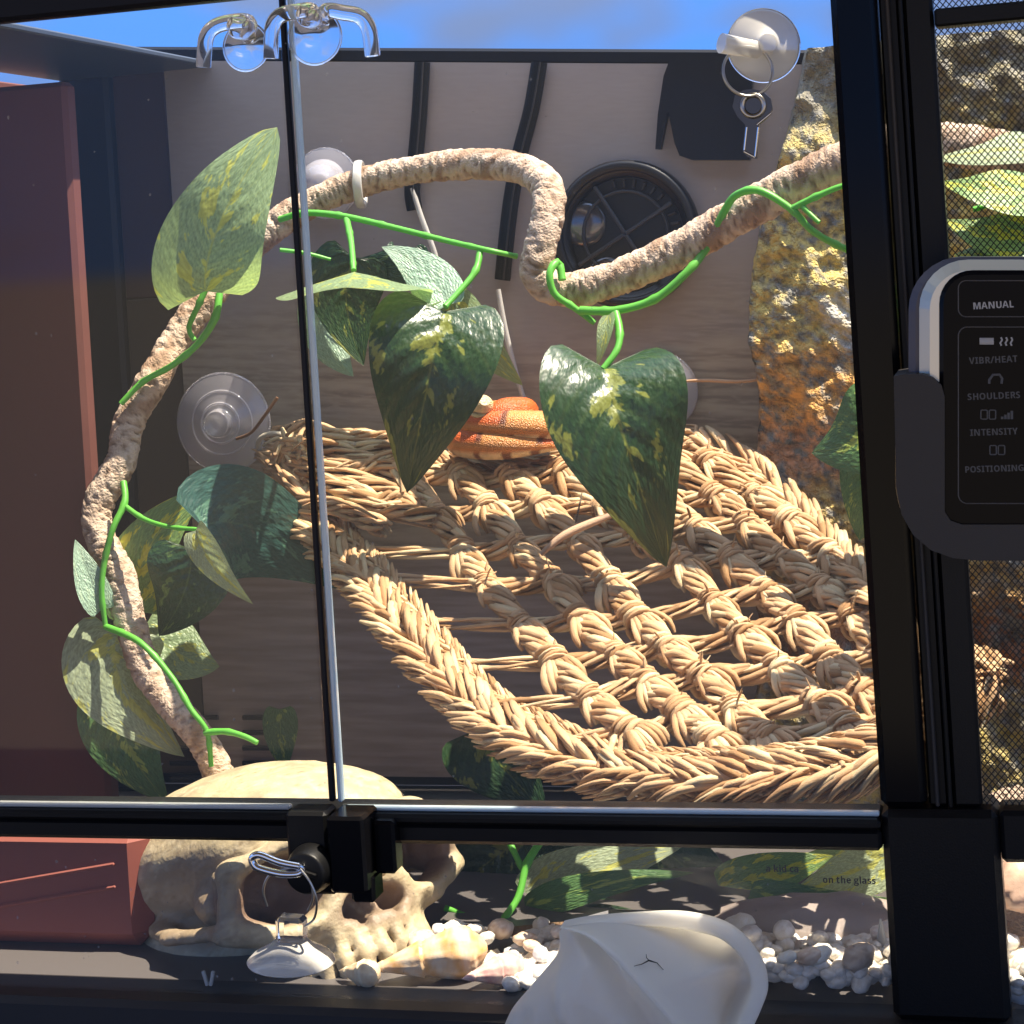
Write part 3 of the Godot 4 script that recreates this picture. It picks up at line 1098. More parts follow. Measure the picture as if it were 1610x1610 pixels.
	var gather := [[[425, 690], [480, 672], [560, 700], [640, 712]], [[425, 700], [490, 700], [560, 720], [640, 745]], [[430, 705], [500, 730], [580, 760], [650, 790]], [[430, 715], [520, 760], [600, 800], [680, 812]], [[520, 735], [575, 735], [630, 725], [640, 790]], [[540, 760], [590, 790], [640, 780], [645, 800]], [[430, 720], [470, 790], [540, 800], [600, 830]], [[440, 690], [520, 690], [600, 690], [640, 700]]]
	for g in gather:
		var a := PackedVector3Array()
		for q in g: a.append(at(q[0], q[1], zf.call(q[1]) + 0.012))
		for k in a.size() - 1: rope(mb2, a[k], a[k + 1], up, 0.010, 6, 2, 0.001)
		for k in 3:
			var o := Vector3(rng.randf() - 0.5, rng.randf() - 0.5, rng.randf() - 0.5) * 0.014
			var b := PackedVector3Array()
			for q in a: b.append(q + o * rng.randf_range(0.6, 1.3))
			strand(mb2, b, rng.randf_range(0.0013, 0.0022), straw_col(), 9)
	for k in 46:
		var o := at(430 + rng.randf() * 75, 690 + rng.randf() * 95, -0.275)
		var d := Vector3(rng.randf() - 0.3, rng.randf() - 0.6, rng.randf() - 0.3).normalized() * 0.012
		strand(mb2, PackedVector3Array([o - d, o - d * 0.2 + Vector3(0, 0.003, 0.004), o + d * 0.5, o + d]), rng.randf_range(0.0014, 0.0024), straw_col())
	part("gathered_corner", mb2, M.straw, t)
	mb2 = MB.new()
	var loop := PackedVector3Array()
	for k in 25: loop.append(at(437, 702, -0.285) + Vector3(cos(TAU * k / 24) * 0.0135, sin(TAU * k / 24) * 0.009, sin(TAU * k / 24) * 0.006))
	mb2.tube(loop, radii(25, 0.0017), 8, Color(0.5, 0.45, 0.36))
	part("corner_ring", mb2, M.straw, t)
	# twine tail behind the right hanging leaf and loose straws
	mb2 = MB.new()
	strand(mb2, path([[1066, 600, -0.325], [1110, 598, -0.323], [1160, 600, -0.322], [1200, 596, -0.322]]), 0.0018, Color(0.6, 0.36, 0.2), 12)
	part("twine_tail", mb2, M.straw, t)
	mb2 = MB.new()
	strand(mb2, path([[850, 872, -0.205], [885, 843, -0.21], [930, 822, -0.215], [972, 806, -0.22]]), 0.0034, Color(0.62, 0.40, 0.26), 12, 8)
	strand(mb2, path([[915, 775, -0.25], [910, 800, -0.24], [905, 822, -0.235]]), 0.0006, Color(0.1, 0.06, 0.03))
	for k in 150:
		var j := rng.randi() % pts.size()
		var row: PackedVector3Array = pts[j]
		var o: Vector3 = row[rng.randi() % row.size()]
		var d := Vector3(rng.randf() - 0.5, rng.randf() - 0.2, rng.randf() - 0.5).normalized() * rng.randf_range(0.006, 0.013)
		strand(mb2, PackedVector3Array([o, o + d * 0.5 + up * 0.004, o + d + up * 0.004]), rng.randf_range(0.0005, 0.0011), straw_col(), 6, 5)
	part("loose_straw", mb2, M.straw, t)

func jungle_vine() -> void:
	var t := thing("jungle_vine", "bendy brown bark covered vine looping from the skull up and across to the right", "vine")
	var c := smooth(path([[372, 1300, -0.165], [350, 1232, -0.162], [318, 1165, -0.16], [268, 1105, -0.165], [228, 1050, -0.17], [205, 980, -0.175], [188, 905, -0.18], [158, 845, -0.185], [154, 795, -0.19], [190, 725, -0.20], [203, 665, -0.21], [245, 590, -0.22], [272, 540, -0.235], [315, 480, -0.25], [375, 410, -0.27], [440, 350, -0.285], [520, 305, -0.295], [600, 278, -0.295], [690, 262, -0.29], [770, 258, -0.28], [832, 270, -0.265], [862, 300, -0.25], [860, 345, -0.24], [848, 395, -0.235], [848, 435, -0.235], [880, 455, -0.235], [940, 447, -0.235], [1040, 407, -0.235], [1130, 357, -0.235], [1220, 305, -0.23], [1310, 262, -0.225], [1400, 232, -0.22], [1480, 226, -0.21], [1570, 240, -0.2], [1680, 275, -0.2], [1780, 320, -0.21]]), 0.0013)
	var m := c.size()
	var sides := 28
	var r := PackedFloat32Array()
	var cols := PackedColorArray()
	for j in m:
		var u := float(j) / m
		var b := 0.0098 + 0.0014 * noise.get_noise_1d(u * 20.0)
		if u > 0.62: b = lerpf(b, 0.0122, clampf((u - 0.62) * 4.0, 0, 1))
		if u < 0.3: b *= lerpf(0.9, 1.0, u / 0.3)
		r.append(b)
	var bump := func(j: int, i: int) -> float:
		var p := c[j] + Vector3(cos(TAU * i / sides), sin(TAU * i / sides), sin(TAU * i / sides + 1.0)) * 0.009
		var ring := noise.get_noise_2d(j * 0.17, i * 0.13)
		var crack := maxf(0.0, noise.get_noise_2d(j * 0.30 + 50.0, i * 0.22) - 0.05)
		return 1.0 + 0.08 * nz(p, 60.0) + 0.05 * ring - 0.26 * crack + 0.04 * nz(p, 260.0)
	for j in m:
		for i in sides + 1:
			var ii := i % sides
			var p := c[j] + Vector3(cos(TAU * ii / sides), sin(TAU * ii / sides), sin(TAU * ii / sides + 1.0)) * 0.009
			var crack := maxf(0.0, noise.get_noise_2d(j * 0.30 + 50.0, ii * 0.22) - 0.05)
			var k := clampf(0.5 + nz(p, 45.0, 3.0) * 1.2, 0, 1)
			var col := Color(0.54, 0.39, 0.28).lerp(Color(0.64, 0.51, 0.40), k)
			col = col.lerp(Color(0.30, 0.175, 0.10), smoothstep(0.16, 0.34, nz(p, 30.0, 21.0)) * 0.8)
			col = col.lerp(Color(0.20, 0.12, 0.07), clampf(crack * 1.9 + nz(p, 300.0) * 0.25, 0, 0.9))
			cols.append(col)
	var mb := MB.new()
	mb.tube(c, r, sides, Color.WHITE, 1.0, Vector3.ZERO, cols, true, bump)
	part("bark", mb, M.bark, t)

func leaf_mat(called: String, base: Color, patch: Color, amount: float, back: float, seed_: int) -> void:
	var w := 192
	var h := 256
	var im := Image.create(w, h, false, Image.FORMAT_RGB8)
	var f := FastNoiseLite.new()
	f.seed = seed_; f.frequency = 1.0; f.fractal_octaves = 4
	for y in h:
		for x in w:
			var u := (x + 0.5) / w * 2.0 - 1.0
			var v := (y + 0.5) / h
			var a := absf(u)
			var along := v - a * 0.35      # the side veins run forward from the rib
			var n1 := f.get_noise_2d(along * 6.0 + (10.0 if u > 0 else 0.0), a * 1.6)
			var n2 := f.get_noise_2d(along * 30.0 + (10.0 if u > 0 else 0.0), a * 5.0)
			var n3 := f.get_noise_2d(u * 20.0, v * 26.0)
			var big := f.get_noise_2d(u * 1.6 + 30.0, v * 2.2)
			var k := smoothstep(0.36 - amount, 0.46 - amount, 0.55 * n1 + 0.75 * big + 0.22 * n2 + 0.16 * exp(-a * 4.0) - 0.05)
			var col := base * (1.0 + 0.35 * n3 + 0.3 * n2)
			col = col.lerp(patch * (1.0 + 0.3 * n2), k)
			var vein := exp(-pow(fposmod(along * 9.0, 1.0) - 0.5, 2.0) * 90.0) * 0.13
			col = col.lerp(base.lerp(patch, 0.5) * 1.2, vein)
			col = col.lerp(patch, exp(-a * a * 2600.0) * 0.6)
			im.set_pixel(x, y, Color(clampf(col.r, 0, 1), clampf(col.g, 0, 1), clampf(col.b, 0, 1)).linear_to_srgb())
	im.generate_mipmaps()
	var m := mat(called, Color.WHITE, 0.36)
	m.albedo_texture = ImageTexture.create_from_image(im)
	m.metallic_specular = 0.5
	m.backlight_enabled = true
	m.backlight = Color(back, back, back * 0.8)
	m.heightmap_enabled = true
	m.heightmap_texture = noise_tex(0.06, 3, seed_, 256)
	m.heightmap_scale = 0.05

# a pothos leaf: base, a point on its rib, tip, half its width, which way it faces, how far its halves fold up
func leaf(parent: Node3D, m: String, b: Array, md: Array, tp: Array, hw: float, face: Vector3, fold := 0.15, ripple := 0.07, seed_ := 0.0, blunt := 0.72) -> void:
	var p0 := at(b[0], b[1], b[2])
	var pm := at(md[0], md[1], md[2])
	var p2 := at(tp[0], tp[1], tp[2])
	var p1 := pm * 2.0 - (p0 + p2) * 0.5
	var w := hw * px(b[2])
	var nu := 19
	var nv := 29
	var pts := PackedVector3Array()
	for j in nv:
		var v := float(j) / (nv - 1)
		var c := p0.lerp(p1, v).lerp(p1.lerp(p2, v), v)
		var tg := (p1 - p0).lerp(p2 - p1, v).normalized()
		var side := tg.cross(face).normalized()
		var nn := side.cross(tg).normalized()
		var wv := pow(maxf(0.0, sin(PI * pow(v, 0.56))), blunt) * pow(1.0 - v, 0.12) if v > 0.0 and v < 1.0 else 0.0
		for i in nu:
			var u := float(i) / (nu - 1) * 2.0 - 1.0
			var a := absf(u)
			var fo := fold * (1.0 + 0.5 * sin(v * 3.0 + seed_))
			var q := c + side * u * w * wv * cos(fo) + nn * a * w * wv * sin(fo)
			q -= tg * w * 0.42 * pow(a, 1.4) * pow(1.0 - v, 4.0) * minf(1.0, wv * 1.4)
			q += nn * w * ripple * a * sin(v * 8.0 + seed_ * 2.3 + (1.3 if u > 0 else 0.0)) * wv
			q += nn * w * 0.024 * sin((v - a * 0.35) * 40.0) * wv * (1.0 - a)
			q -= nn * w * 0.10 * a * a * wv
			pts.append(q)
	var mb := MB.new()
	mb.grid(pts, nu, nv, false, Color.WHITE)
	part("leaf", mb, M[m], parent)

func stem(parent: Node3D, pp: Array, r: float, called := "stem") -> void:
	var mb := MB.new()
	var p := smooth(path(pp), 0.003)
	var rr := PackedFloat32Array()
	for k in p.size(): rr.append(r * lerpf(1.0, 0.72, float(k) / p.size()) * (1.0 + 0.10 * noise.get_noise_1d(k * 0.6 + p[0].x * 900.0) + 0.22 * exp(-pow(fposmod(k * 0.003, 0.03) - 0.015, 2.0) * 300000.0)))
	mb.tube(p, rr, 9, Color.WHITE)
	part(called, mb, M.stem, parent)

func garlands() -> void:
	var dark := Color(0.020, 0.052, 0.018)
	leaf_mat("leaf_dark", dark, Color(0.17, 0.19, 0.035), 0.06, 0.08, 41)
	leaf_mat("leaf_dark_plain", Color(0.022, 0.058, 0.026), Color(0.10, 0.17, 0.05), 0.0, 0.12, 42)
	leaf_mat("leaf_teal", Color(0.03, 0.085, 0.072), Color(0.07, 0.16, 0.11), 0.12, 0.15, 43)
	leaf_mat("leaf_pale", Color(0.32, 0.45, 0.24), Color(0.55, 0.60, 0.14), 0.16, 1.0, 44)
	leaf_mat("leaf_cream", Color(0.50, 0.60, 0.40), Color(0.68, 0.70, 0.20), 0.16, 1.0, 48)
	leaf_mat("leaf_mint", Color(0.33, 0.48, 0.36), Color(0.40, 0.54, 0.38), 0.1, 0.6, 45)
	leaf_mat("leaf_lime", Color(0.18, 0.30, 0.10), Color(0.52, 0.52, 0.06), 0.32, 0.6, 46)
	leaf_mat("leaf_green", Color(0.08, 0.17, 0.06), Color(0.30, 0.38, 0.08), 0.08, 0.35, 47)
	var F := (eye - at(700, 700, -0.2)).normalized()
	var X := Vector3(1, 0, 0)
	var Y := Vector3(0, 1, 0)
	# --- garland along the upper left of the vine
	var g := thing("pothos_garland", "artificial pothos strand with green stem hung below the top of the brown vine", "artificial plant", "artificial pothos")
	stem(g, [[440, 345, -0.268], [480, 335, -0.262], [540, 340, -0.255], [620, 358, -0.25], [700, 378, -0.245], [770, 394, -0.24], [812, 403, -0.25]], 0.0022)
	stem(g, [[440, 393, -0.24], [480, 398, -0.245], [520, 408, -0.25]], 0.0014)
	stem(g, [[545, 345, -0.254], [552, 380, -0.235], [556, 425, -0.215]], 0.0022)
	stem(g, [[755, 392, -0.242], [748, 425, -0.232], [725, 455, -0.222], [700, 482, -0.212]], 0.0022)
	stem(g, [[330, 440, -0.225], [312, 480, -0.222], [297, 515, -0.225], [306, 535, -0.225]], 0.0021)
	stem(g, [[345, 462, -0.228], [338, 500, -0.222], [312, 540, -0.22], [270, 575, -0.212], [225, 600, -0.205], [190, 635, -0.2]], 0.0024)
	leaf(g, "leaf_pale", [322, 458, -0.215], [348, 345, -0.20], [436, 200, -0.225], 92, (F + Y * 0.35 + X * 0.25).normalized(), 0.12, 0.11, 1.0, 0.5)
	leaf(g, "leaf_pale", [558, 428, -0.215], [552, 440, -0.185], [545, 452, -0.15], 132, (Y * 0.95 + F * 0.30).normalized(), -0.16, 0.05, 2.0)
	leaf(g, "leaf_mint", [702, 480, -0.222], [664, 425, -0.232], [600, 388, -0.235], 42, (F + Y * 0.4 - X * 0.2).normalized(), 0.2, 0.05, 3.0)
	leaf(g, "leaf_pale", [704, 470, -0.225], [752, 535, -0.232], [822, 606, -0.235], 44, (F + X * 0.4).normalized(), 0.1, 0.05, 4.0)
	leaf(g, "leaf_dark", [556, 405, -0.262], [545, 480, -0.262], [572, 575, -0.26], 66, F, 0.15, 0.06, 5.0)
	leaf(g, "leaf_dark_plain", [640, 395, -0.27], [615, 420, -0.27], [520, 415, -0.27], 40, F, 0.1, 0.06, 5.5)
	leaf(g, "leaf_mint", [505, 468, -0.27], [512, 530, -0.268], [556, 592, -0.26], 50, (F - X * 0.3).normalized(), -0.2, 0.08, 6.0)
	leaf(g, "leaf_dark", [697, 490, -0.212], [672, 605, -0.195], [640, 775, -0.215], 112, (F + Y * 0.25).normalized(), 0.18, 0.07, 7.0)
	# --- garland wound round the right part of the vine
	g = thing("pothos_garland", "artificial pothos strand with one big dark leaf, wound round the vine's right length", "artificial plant", "artificial pothos")
	stem(g, [[884, 440, -0.222], [878, 412, -0.225], [864, 430, -0.218], [872, 462, -0.218], [900, 482, -0.222], [935, 508, -0.225]], 0.0024)
	stem(g, [[912, 488, -0.222], [970, 488, -0.22], [1030, 470, -0.22], [1080, 428, -0.222], [1112, 388, -0.23], [1140, 330, -0.222], [1160, 305, -0.215], [1195, 300, -0.212], [1245, 330, -0.212], [1280, 365, -0.215], [1340, 396, -0.22], [1420, 420, -0.22]], 0.0026)
	stem(g, [[1245, 328, -0.212], [1290, 306, -0.21], [1335, 290, -0.21], [1400, 285, -0.21]], 0.0020)
	stem(g, [[1262, 325, -0.211], [1275, 338, -0.208], [1288, 350, -0.206]], 0.0017)
	stem(g, [[968, 492, -0.218], [974, 520, -0.21], [970, 550, -0.202], [948, 580, -0.195]], 0.0024)
	leaf(g, "leaf_pale", [957, 495, -0.215], [950, 530, -0.205], [938, 578, -0.2], 16, (F - X * 0.6).normalized(), 0.2, 0.03, 1.5)
	leaf(g, "leaf_dark", [950, 578, -0.196], [985, 700, -0.175], [1048, 892, -0.20], 122, (F + Y * 0.1 + X * 0.15).normalized(), 0.30, 0.08, 2.6)
	# --- lower left
	g = thing("pothos_garland", "artificial pothos strand of teal and lime leaves down the lower left of the vine", "artificial plant", "artificial pothos")
	stem(g, [[194, 758, -0.185], [196, 790, -0.178], [178, 830, -0.17], [165, 880, -0.168], [160, 930, -0.165], [166, 985, -0.165]], 0.0021)
	stem(g, [[192, 792, -0.178], [225, 815, -0.172], [265, 828, -0.168], [310, 832, -0.165]], 0.0016)
	stem(g, [[166, 985, -0.165], [220, 1010, -0.15], [270, 1065, -0.145], [300, 1115, -0.14], [325, 1150, -0.14], [332, 1205, -0.14]], 0.0020)
	stem(g, [[322, 1152, -0.14], [355, 1150, -0.138], [385, 1158, -0.136], [405, 1168, -0.135]], 0.0020)
	leaf(g, "leaf_mint", [160, 958, -0.166], [138, 905, -0.165], [118, 848, -0.17], 30, (F + X * 0.3 + Y * 0.3).normalized(), 0.2, 0.1, 0.3)
	leaf(g, "leaf_lime", [215, 962, -0.20], [235, 860, -0.20], [330, 762, -0.215], 62, (F + Y * 0.4 + X * 0.2).normalized(), 0.15, 0.07, 1.1)
	leaf(g, "leaf_teal", [318, 828, -0.172], [420, 838, -0.22], [575, 935, -0.29], 100, (F + Y * 0.15).normalized(), 0.12, 0.08, 2.2)
	leaf(g, "leaf_cream", [308, 834, -0.162], [335, 885, -0.155], [398, 950, -0.16], 32, (F - X * 0.5).normalized(), 0.35, 0.08, 3.1)
	leaf(g, "leaf_dark_plain", [300, 862, -0.195], [290, 930, -0.195], [250, 1000, -0.2], 75, F, 0.1, 0.06, 4.4)
	leaf(g, "leaf_cream", [186, 998, -0.175], [195, 1080, -0.165], [290, 1190, -0.165], 88, (F + Y * 1.0 + X * 0.3).normalized(), -0.2, 0.06, 5.2)
	leaf(g, "leaf_pale", [228, 985, -0.21], [285, 1030, -0.21], [345, 1048, -0.215], 60, (F + Y * 0.5 + X * 0.2).normalized(), 0.1, 0.05, 6.1)
	leaf(g, "leaf_green", [190, 1085, -0.20], [200, 1170, -0.195], [265, 1262, -0.2], 72, (F + X * 0.2).normalized(), 0.1, 0.06, 7.3)
	leaf(g, "leaf_dark", [170, 945, -0.205], [150, 975, -0.205], [140, 1010, -0.205], 34, F, 0.1, 0.06, 7.9)
	leaf(g, "leaf_dark_plain", [150, 790, -0.235], [120, 850, -0.235], [95, 905, -0.235], 40, F, 0.1, 0.06, 8.2)
	leaf(g, "leaf_green", [440, 1115, -0.26], [442, 1165, -0.26], [448, 1215, -0.26], 30, F, 0.05, 0.04, 8.8)
	# --- right edge, hanging by the post and behind the mesh door
	g = thing("pothos_garland", "artificial pothos strand with bright leaves hanging at the right, partly behind the mesh door", "artificial plant", "artificial pothos")
	stem(g, [[1400, 420, -0.22], [1470, 470, -0.2], [1440, 560, -0.19], [1400, 640, -0.19]], 0.0022)
	stem(g, [[1700, 290, -0.15], [1620, 300, -0.14], [1530, 330, -0.135]], 0.002)
	leaf(g, "leaf_green", [1408, 640, -0.19], [1352, 690, -0.18], [1276, 712, -0.185], 74, (F + Y * 0.2 - X * 0.1).normalized(), 0.15, 0.05, 1.7)
	leaf(g, "leaf_green", [1400, 690, -0.2], [1372, 770, -0.195], [1352, 850, -0.2], 62, F, 0.1, 0.05, 2.7)
	leaf(g, "leaf_cream", [1660, 235, -0.10], [1560, 238, -0.085], [1462, 250, -0.095], 62, (F * 0.5 + Y).normalized(), 0.12, 0.06, 2.2)
	leaf(g, "leaf_lime", [1640, 300, -0.14], [1560, 300, -0.125], [1480, 285, -0.13], 46, (F + Y * 0.7).normalized(), 0.2, 0.06, 3.7)
	leaf(g, "leaf_lime", [1660, 360, -0.14], [1570, 372, -0.13], [1485, 345, -0.135], 50, (F + Y * 0.5).normalized(), 0.2, 0.06, 4.7)
	leaf(g, "leaf_lime", [1640, 420, -0.14], [1570, 410, -0.13], [1500, 400, -0.135], 46, (F + Y * 0.4).normalized(), 0.15, 0.06, 5.7)
	# --- leaves lying on the floor behind the low pane
	g = thing("pothos_garland", "artificial pothos strand lying on the floor behind the low front pane", "artificial plant", "artificial pothos")
	stem(g, [[852, 1320, -0.15], [828, 1360, -0.14], [815, 1410, -0.13], [790, 1450, -0.12], [765, 1500, -0.11]], 0.0023)
	stem(g, [[800, 1322, -0.15], [822, 1368, -0.142]], 0.0020)
	stem(g, [[700, 1428, -0.13], [760, 1448, -0.125], [800, 1442, -0.122]], 0.0018)
	leaf(g, "leaf_dark", [822, 1318, -0.20], [760, 1362, -0.195], [690, 1425, -0.2], 72, (F + Y * 0.3).normalized(), 0.1, 0.06, 0.5)
	leaf(g, "leaf_cream", [825, 1412, -0.16], [930, 1370, -0.165], [1075, 1330, -0.18], 54, (F + Y * 0.9).normalized(), 0.15, 0.06, 1.9)
	leaf(g, "leaf_green", [826, 1428, -0.14], [940, 1392, -0.135], [1092, 1372, -0.14], 27, (F + Y * 0.6).normalized(), 0.1, 0.05, 2.9)
	leaf(g, "leaf_green", [830, 1440, -0.15], [930, 1440, -0.15], [1060, 1425, -0.16], 36, (F + Y * 0.2).normalized(), 0.1, 0.05, 3.9)
	leaf(g, "leaf_dark_plain", [1040, 1330, -0.21], [1110, 1385, -0.21], [1190, 1420, -0.215], 50, F, 0.1, 0.05, 4.2)
	leaf(g, "leaf_cream", [1405, 1340, -0.15], [1330, 1378, -0.145], [1240, 1408, -0.15], 44, (F + Y * 0.5).normalized(), 0.15, 0.06, 4.9)
	leaf(g, "leaf_lime", [1130, 1395, -0.18], [1220, 1372, -0.175], [1310, 1345, -0.18], 38, (F + Y * 0.4).normalized(), 0.1, 0.06, 5.9)
	leaf(g, "leaf_pale", [1330, 1425, -0.13], [1260, 1420, -0.13], [1180, 1418, -0.135], 22, (F + Y * 0.6).normalized(), 0.1, 0.06, 6.9)
	leaf(g, "leaf_dark_plain", [1000, 1335, -0.22], [1075, 1385, -0.215], [1150, 1425, -0.22], 46, (F + Y * 0.3).normalized(), 0.1, 0.06, 3.3)
	leaf(g, "leaf_green", [1180, 1400, -0.12], [1290, 1418, -0.115], [1400, 1412, -0.12], 26, (F + Y * 0.6).normalized(), 0.1, 0.06, 5.3)
	leaf(g, "leaf_dark", [900, 1455, -0.14], [980, 1452, -0.135], [1080, 1470, -0.14], 30, (F + Y * 0.5).normalized(), 0.1, 0.06, 6.3)
	leaf(g, "leaf_dark_plain", [850, 1330, -0.225], [880, 1390, -0.22], [900, 1450, -0.22], 52, F, 0.1, 0.06, 6.6)
	leaf(g, "leaf_pale", [1395, 1322, -0.2], [1330, 1345, -0.195], [1240, 1352, -0.2], 34, (F + Y * 0.6).normalized(), 0.1, 0.06, 7.9)
	leaf(g, "leaf_dark", [742, 1150, -0.25], [790, 1205, -0.245], [862, 1285, -0.25], 72, F, 0.1, 0.06, 7.2)
	leaf(g, "leaf_dark_plain", [690, 1430, -0.16], [740, 1480, -0.15], [830, 1512, -0.15], 42, (F + Y * 0.5).normalized(), 0.1, 0.06, 7.7)
	leaf(g, "leaf_green", [640, 1518, -0.10], [690, 1512, -0.10], [760, 1508, -0.11], 16, (F + Y * 0.8).normalized(), 0.1, 0.06, 8.7)

func snake() -> void:
	var t := thing("snake", "orange patterned snake coiled on the hammock between the two large hanging leaves", "snake")
	var a := []
	var o := at(800, 706, -0.285)
	var s := px(-0.285)
	# three loops stacked on each other, the head lifted at the left
	var cen := PackedVector3Array()
	for k in 150:
		var u := k / 149.0
		var f := u * 1.9 * TAU - 0.6
		var r := lerpf(88.0, 52.0, u) * s
		cen.append(o + Vector3(cos(f) * r, 0.0 + u * 0.021, sin(f) * r * 0.42 - 0.004))
	var last := cen[149]
	var tail := at(700, 740, -0.27)
	var head := smooth(PackedVector3Array([last, last.lerp(at(765, 672, -0.285), 0.5) + Vector3(0, 0.004, 0.006), at(762, 672, -0.280), at(756, 655, -0.278), at(757, 640, -0.277), at(762, 630, -0.272)]), 0.002)
	for q in range(1, head.size()): cen.append(head[q])
	cen = smooth(cen, 0.0018)
	var m := cen.size()
	var sides := 20
	var r := PackedFloat32Array()
	var cols := PackedColorArray()
	for j in m:
		var u := float(j) / m
		var rr := 0.0108 * smoothstep(0.0, 0.25, u + 0.04)
		var neck := smoothstep(0.93, 0.955, u)
		rr = lerpf(rr, 0.0052, smoothstep(0.86, 0.93, u))
		rr = rr + neck * 0.0020 * sin(PI * clampf((u - 0.93) / 0.07, 0, 1))
		if u > 0.985: rr *= lerpf(1.0, 0.35, (u - 0.985) / 0.015)
		r.append(rr)
		for i in sides + 1:
			var f := TAU * (i % sides) / sides
			var top := cos(f)
			var saddle := sin(j * 0.19)
			var col := Color(0.62, 0.22, 0.05)
			if top > -0.1: col = Color(0.66, 0.27, 0.08)
			if top > 0.15 and saddle > 0.25: col = Color(0.58, 0.11, 0.02)
			if top > 0.1 and absf(saddle - 0.2) < 0.2: col = Color(0.18, 0.05, 0.02)
			if top < -0.35: col = Color(0.72, 0.52, 0.3) if fposmod(j * 0.22, 2.0) < 1.5 else Color(0.2, 0.08, 0.04)
			if u > 0.9: col = col.lerp(Color(0.78, 0.62, 0.36), smoothstep(0.9, 0.94, u) * 0.85)
			cols.append(col * (1.0 + 0.25 * noise.get_noise_2d(j * 0.9, i * 0.9)))
	var mb := MB.new()
	mb.tube(cen, r, sides, Color.WHITE, 0.92, Vector3.UP, cols)
	part("body", mb, M.snake_skin, t)
	var fwdh := (cen[m - 1] - cen[m - 6]).normalized()
	for sd in [-1.0, 1.0]:
		mb = MB.new()
		var pr := []
		for k in 7: pr.append([0.0011 * sin(PI * k / 6), 0.0011 * cos(PI * k / 6)])
		mb.lathe(pr, Transform3D(Basis(), cen[m - 5] + fwdh.cross(Vector3.UP).normalized() * 0.0042 * sd), 10, Color.WHITE)
		part("eye", mb, M.black_gloss, t)

func smin(a: float, b: float, k: float) -> float:
	var h := clampf(0.5 + 0.5 * (b - a) / k, 0.0, 1.0)
	return lerpf(b, a, h) - k * h * (1.0 - h)

func ell(p: Vector3, c: Vector3, r: Vector3) -> float:
	var q := (p - c) / r
	var l := q.length()
	return (l - 1.0) * minf(r.x, minf(r.y, r.z)) if l < 0.5 else l * (l - 1.0) / ((p - c) / (r * r)).length()

func cap(p: Vector3, a: Vector3, b: Vector3, ra: float, rb: float) -> float:
	var ab := b - a
	var u := clampf((p - a).dot(ab) / ab.length_squared(), 0, 1)
	return p.distance_to(a + ab * u) - lerpf(ra, rb, u)

func skull_field(w: Vector3) -> float:
	# millimetres; the left and right halves mirror; y up, z forward, the middle of the sockets near y = 0
	var p := Vector3(absf(w.x), w.y, w.z)
	# brain case
	var d := ell(p, Vector3(0, 34, -24), Vector3(64, 62, 80))
	d = smin(d, ell(p, Vector3(0, 34, 24), Vector3(52, 46, 46)), 12)
	d = smin(d, ell(p, Vector3(0, -30, -34), Vector3(62, 48, 62)), 18)
	d = -smin(-d, ell(p, Vector3(87, 16, 16), Vector3(32, 30, 32)), 8)              # hollow of the temple
	# middle of the face, set in from the rims
	var f := ell(p, Vector3(0, -16, 34), Vector3(36, 40, 34))
	f = smin(f, ell(p, Vector3(0, -38, 46), Vector3(32, 22, 30)), 8)               # upper jaw
	f = smin(f, cap(p, Vector3(14, 14, 66), Vector3(20, -30, 63), 5, 8), 6)        # beside the nose
	f = smin(f, cap(p, Vector3(0, 22, 68), Vector3(0, -2, 80), 7, 5), 5)           # nose bone
	# rims of the socket as a ring of bone
	f = smin(f, cap(p, Vector3(6, 26, 71), Vector3(28, 33, 69), 8, 8), 6)
	f = smin(f, cap(p, Vector3(28, 33, 69), Vector3(54, 25, 53), 8, 6.5), 6)
	f = smin(f, cap(p, Vector3(55, 27, 52), Vector3(58, -14, 47), 6, 6.5), 5)
	f = smin(f, cap(p, Vector3(58, -16, 48), Vector3(30, -25, 64), 6.5, 6), 5)
	f = smin(f, cap(p, Vector3(57, -18, 47), Vector3(36, -32, 58), 8, 9), 6)       # cheek bone
	f = smin(f, cap(p, Vector3(59, -16, 44), Vector3(65, -12, 8), 5.5, 4.5), 4)    # arch
	f = smin(f, cap(p, Vector3(65, -12, 8), Vector3(58, -6, -16), 4.5, 6), 6)
	d = smin(d, f, 7)
	# sockets, nose and the hollow under the cheek
	d = -smin(-d, ell(p, Vector3(36.5, 3, 66), Vector3(17.5, 25, 31)), 3)
	d = smin(d, cap(p, Vector3(51, 22, 38), Vector3(52, -10, 38), 6, 6), 4)
	d = smin(d, ell(p, Vector3(38, 4, 22), Vector3(20, 24, 16)), 4)
	var nose := smin(ell(p, Vector3(8, -24, 78), Vector3(9, 12, 26)), ell(p, Vector3(3, -10, 82), Vector3(6.5, 14, 20)), 4)
	nose = maxf(nose, 1.5 - p.x)
	d = -smin(-d, nose, 1.5)
	d = -smin(-d, ell(p, Vector3(50, -50, 60), Vector3(15, 16, 18)), 8)
	# teeth
	for k in 6:
		var a := 0.15 + k * 0.285
		var tp := Vector3(sin(a) * 31, -54, 47 + cos(a) * 30)
		d = smin(d, cap(p, tp + Vector3(0, 22, -4), tp, 2.6, 4.0), 2.5)
		d = minf(d, cap(p, tp, tp + Vector3(0, -17, 1), 4.1, 3.6))
	return d + nz(w, 0.05) * 1.0 + nz(w, 0.16) * 0.4

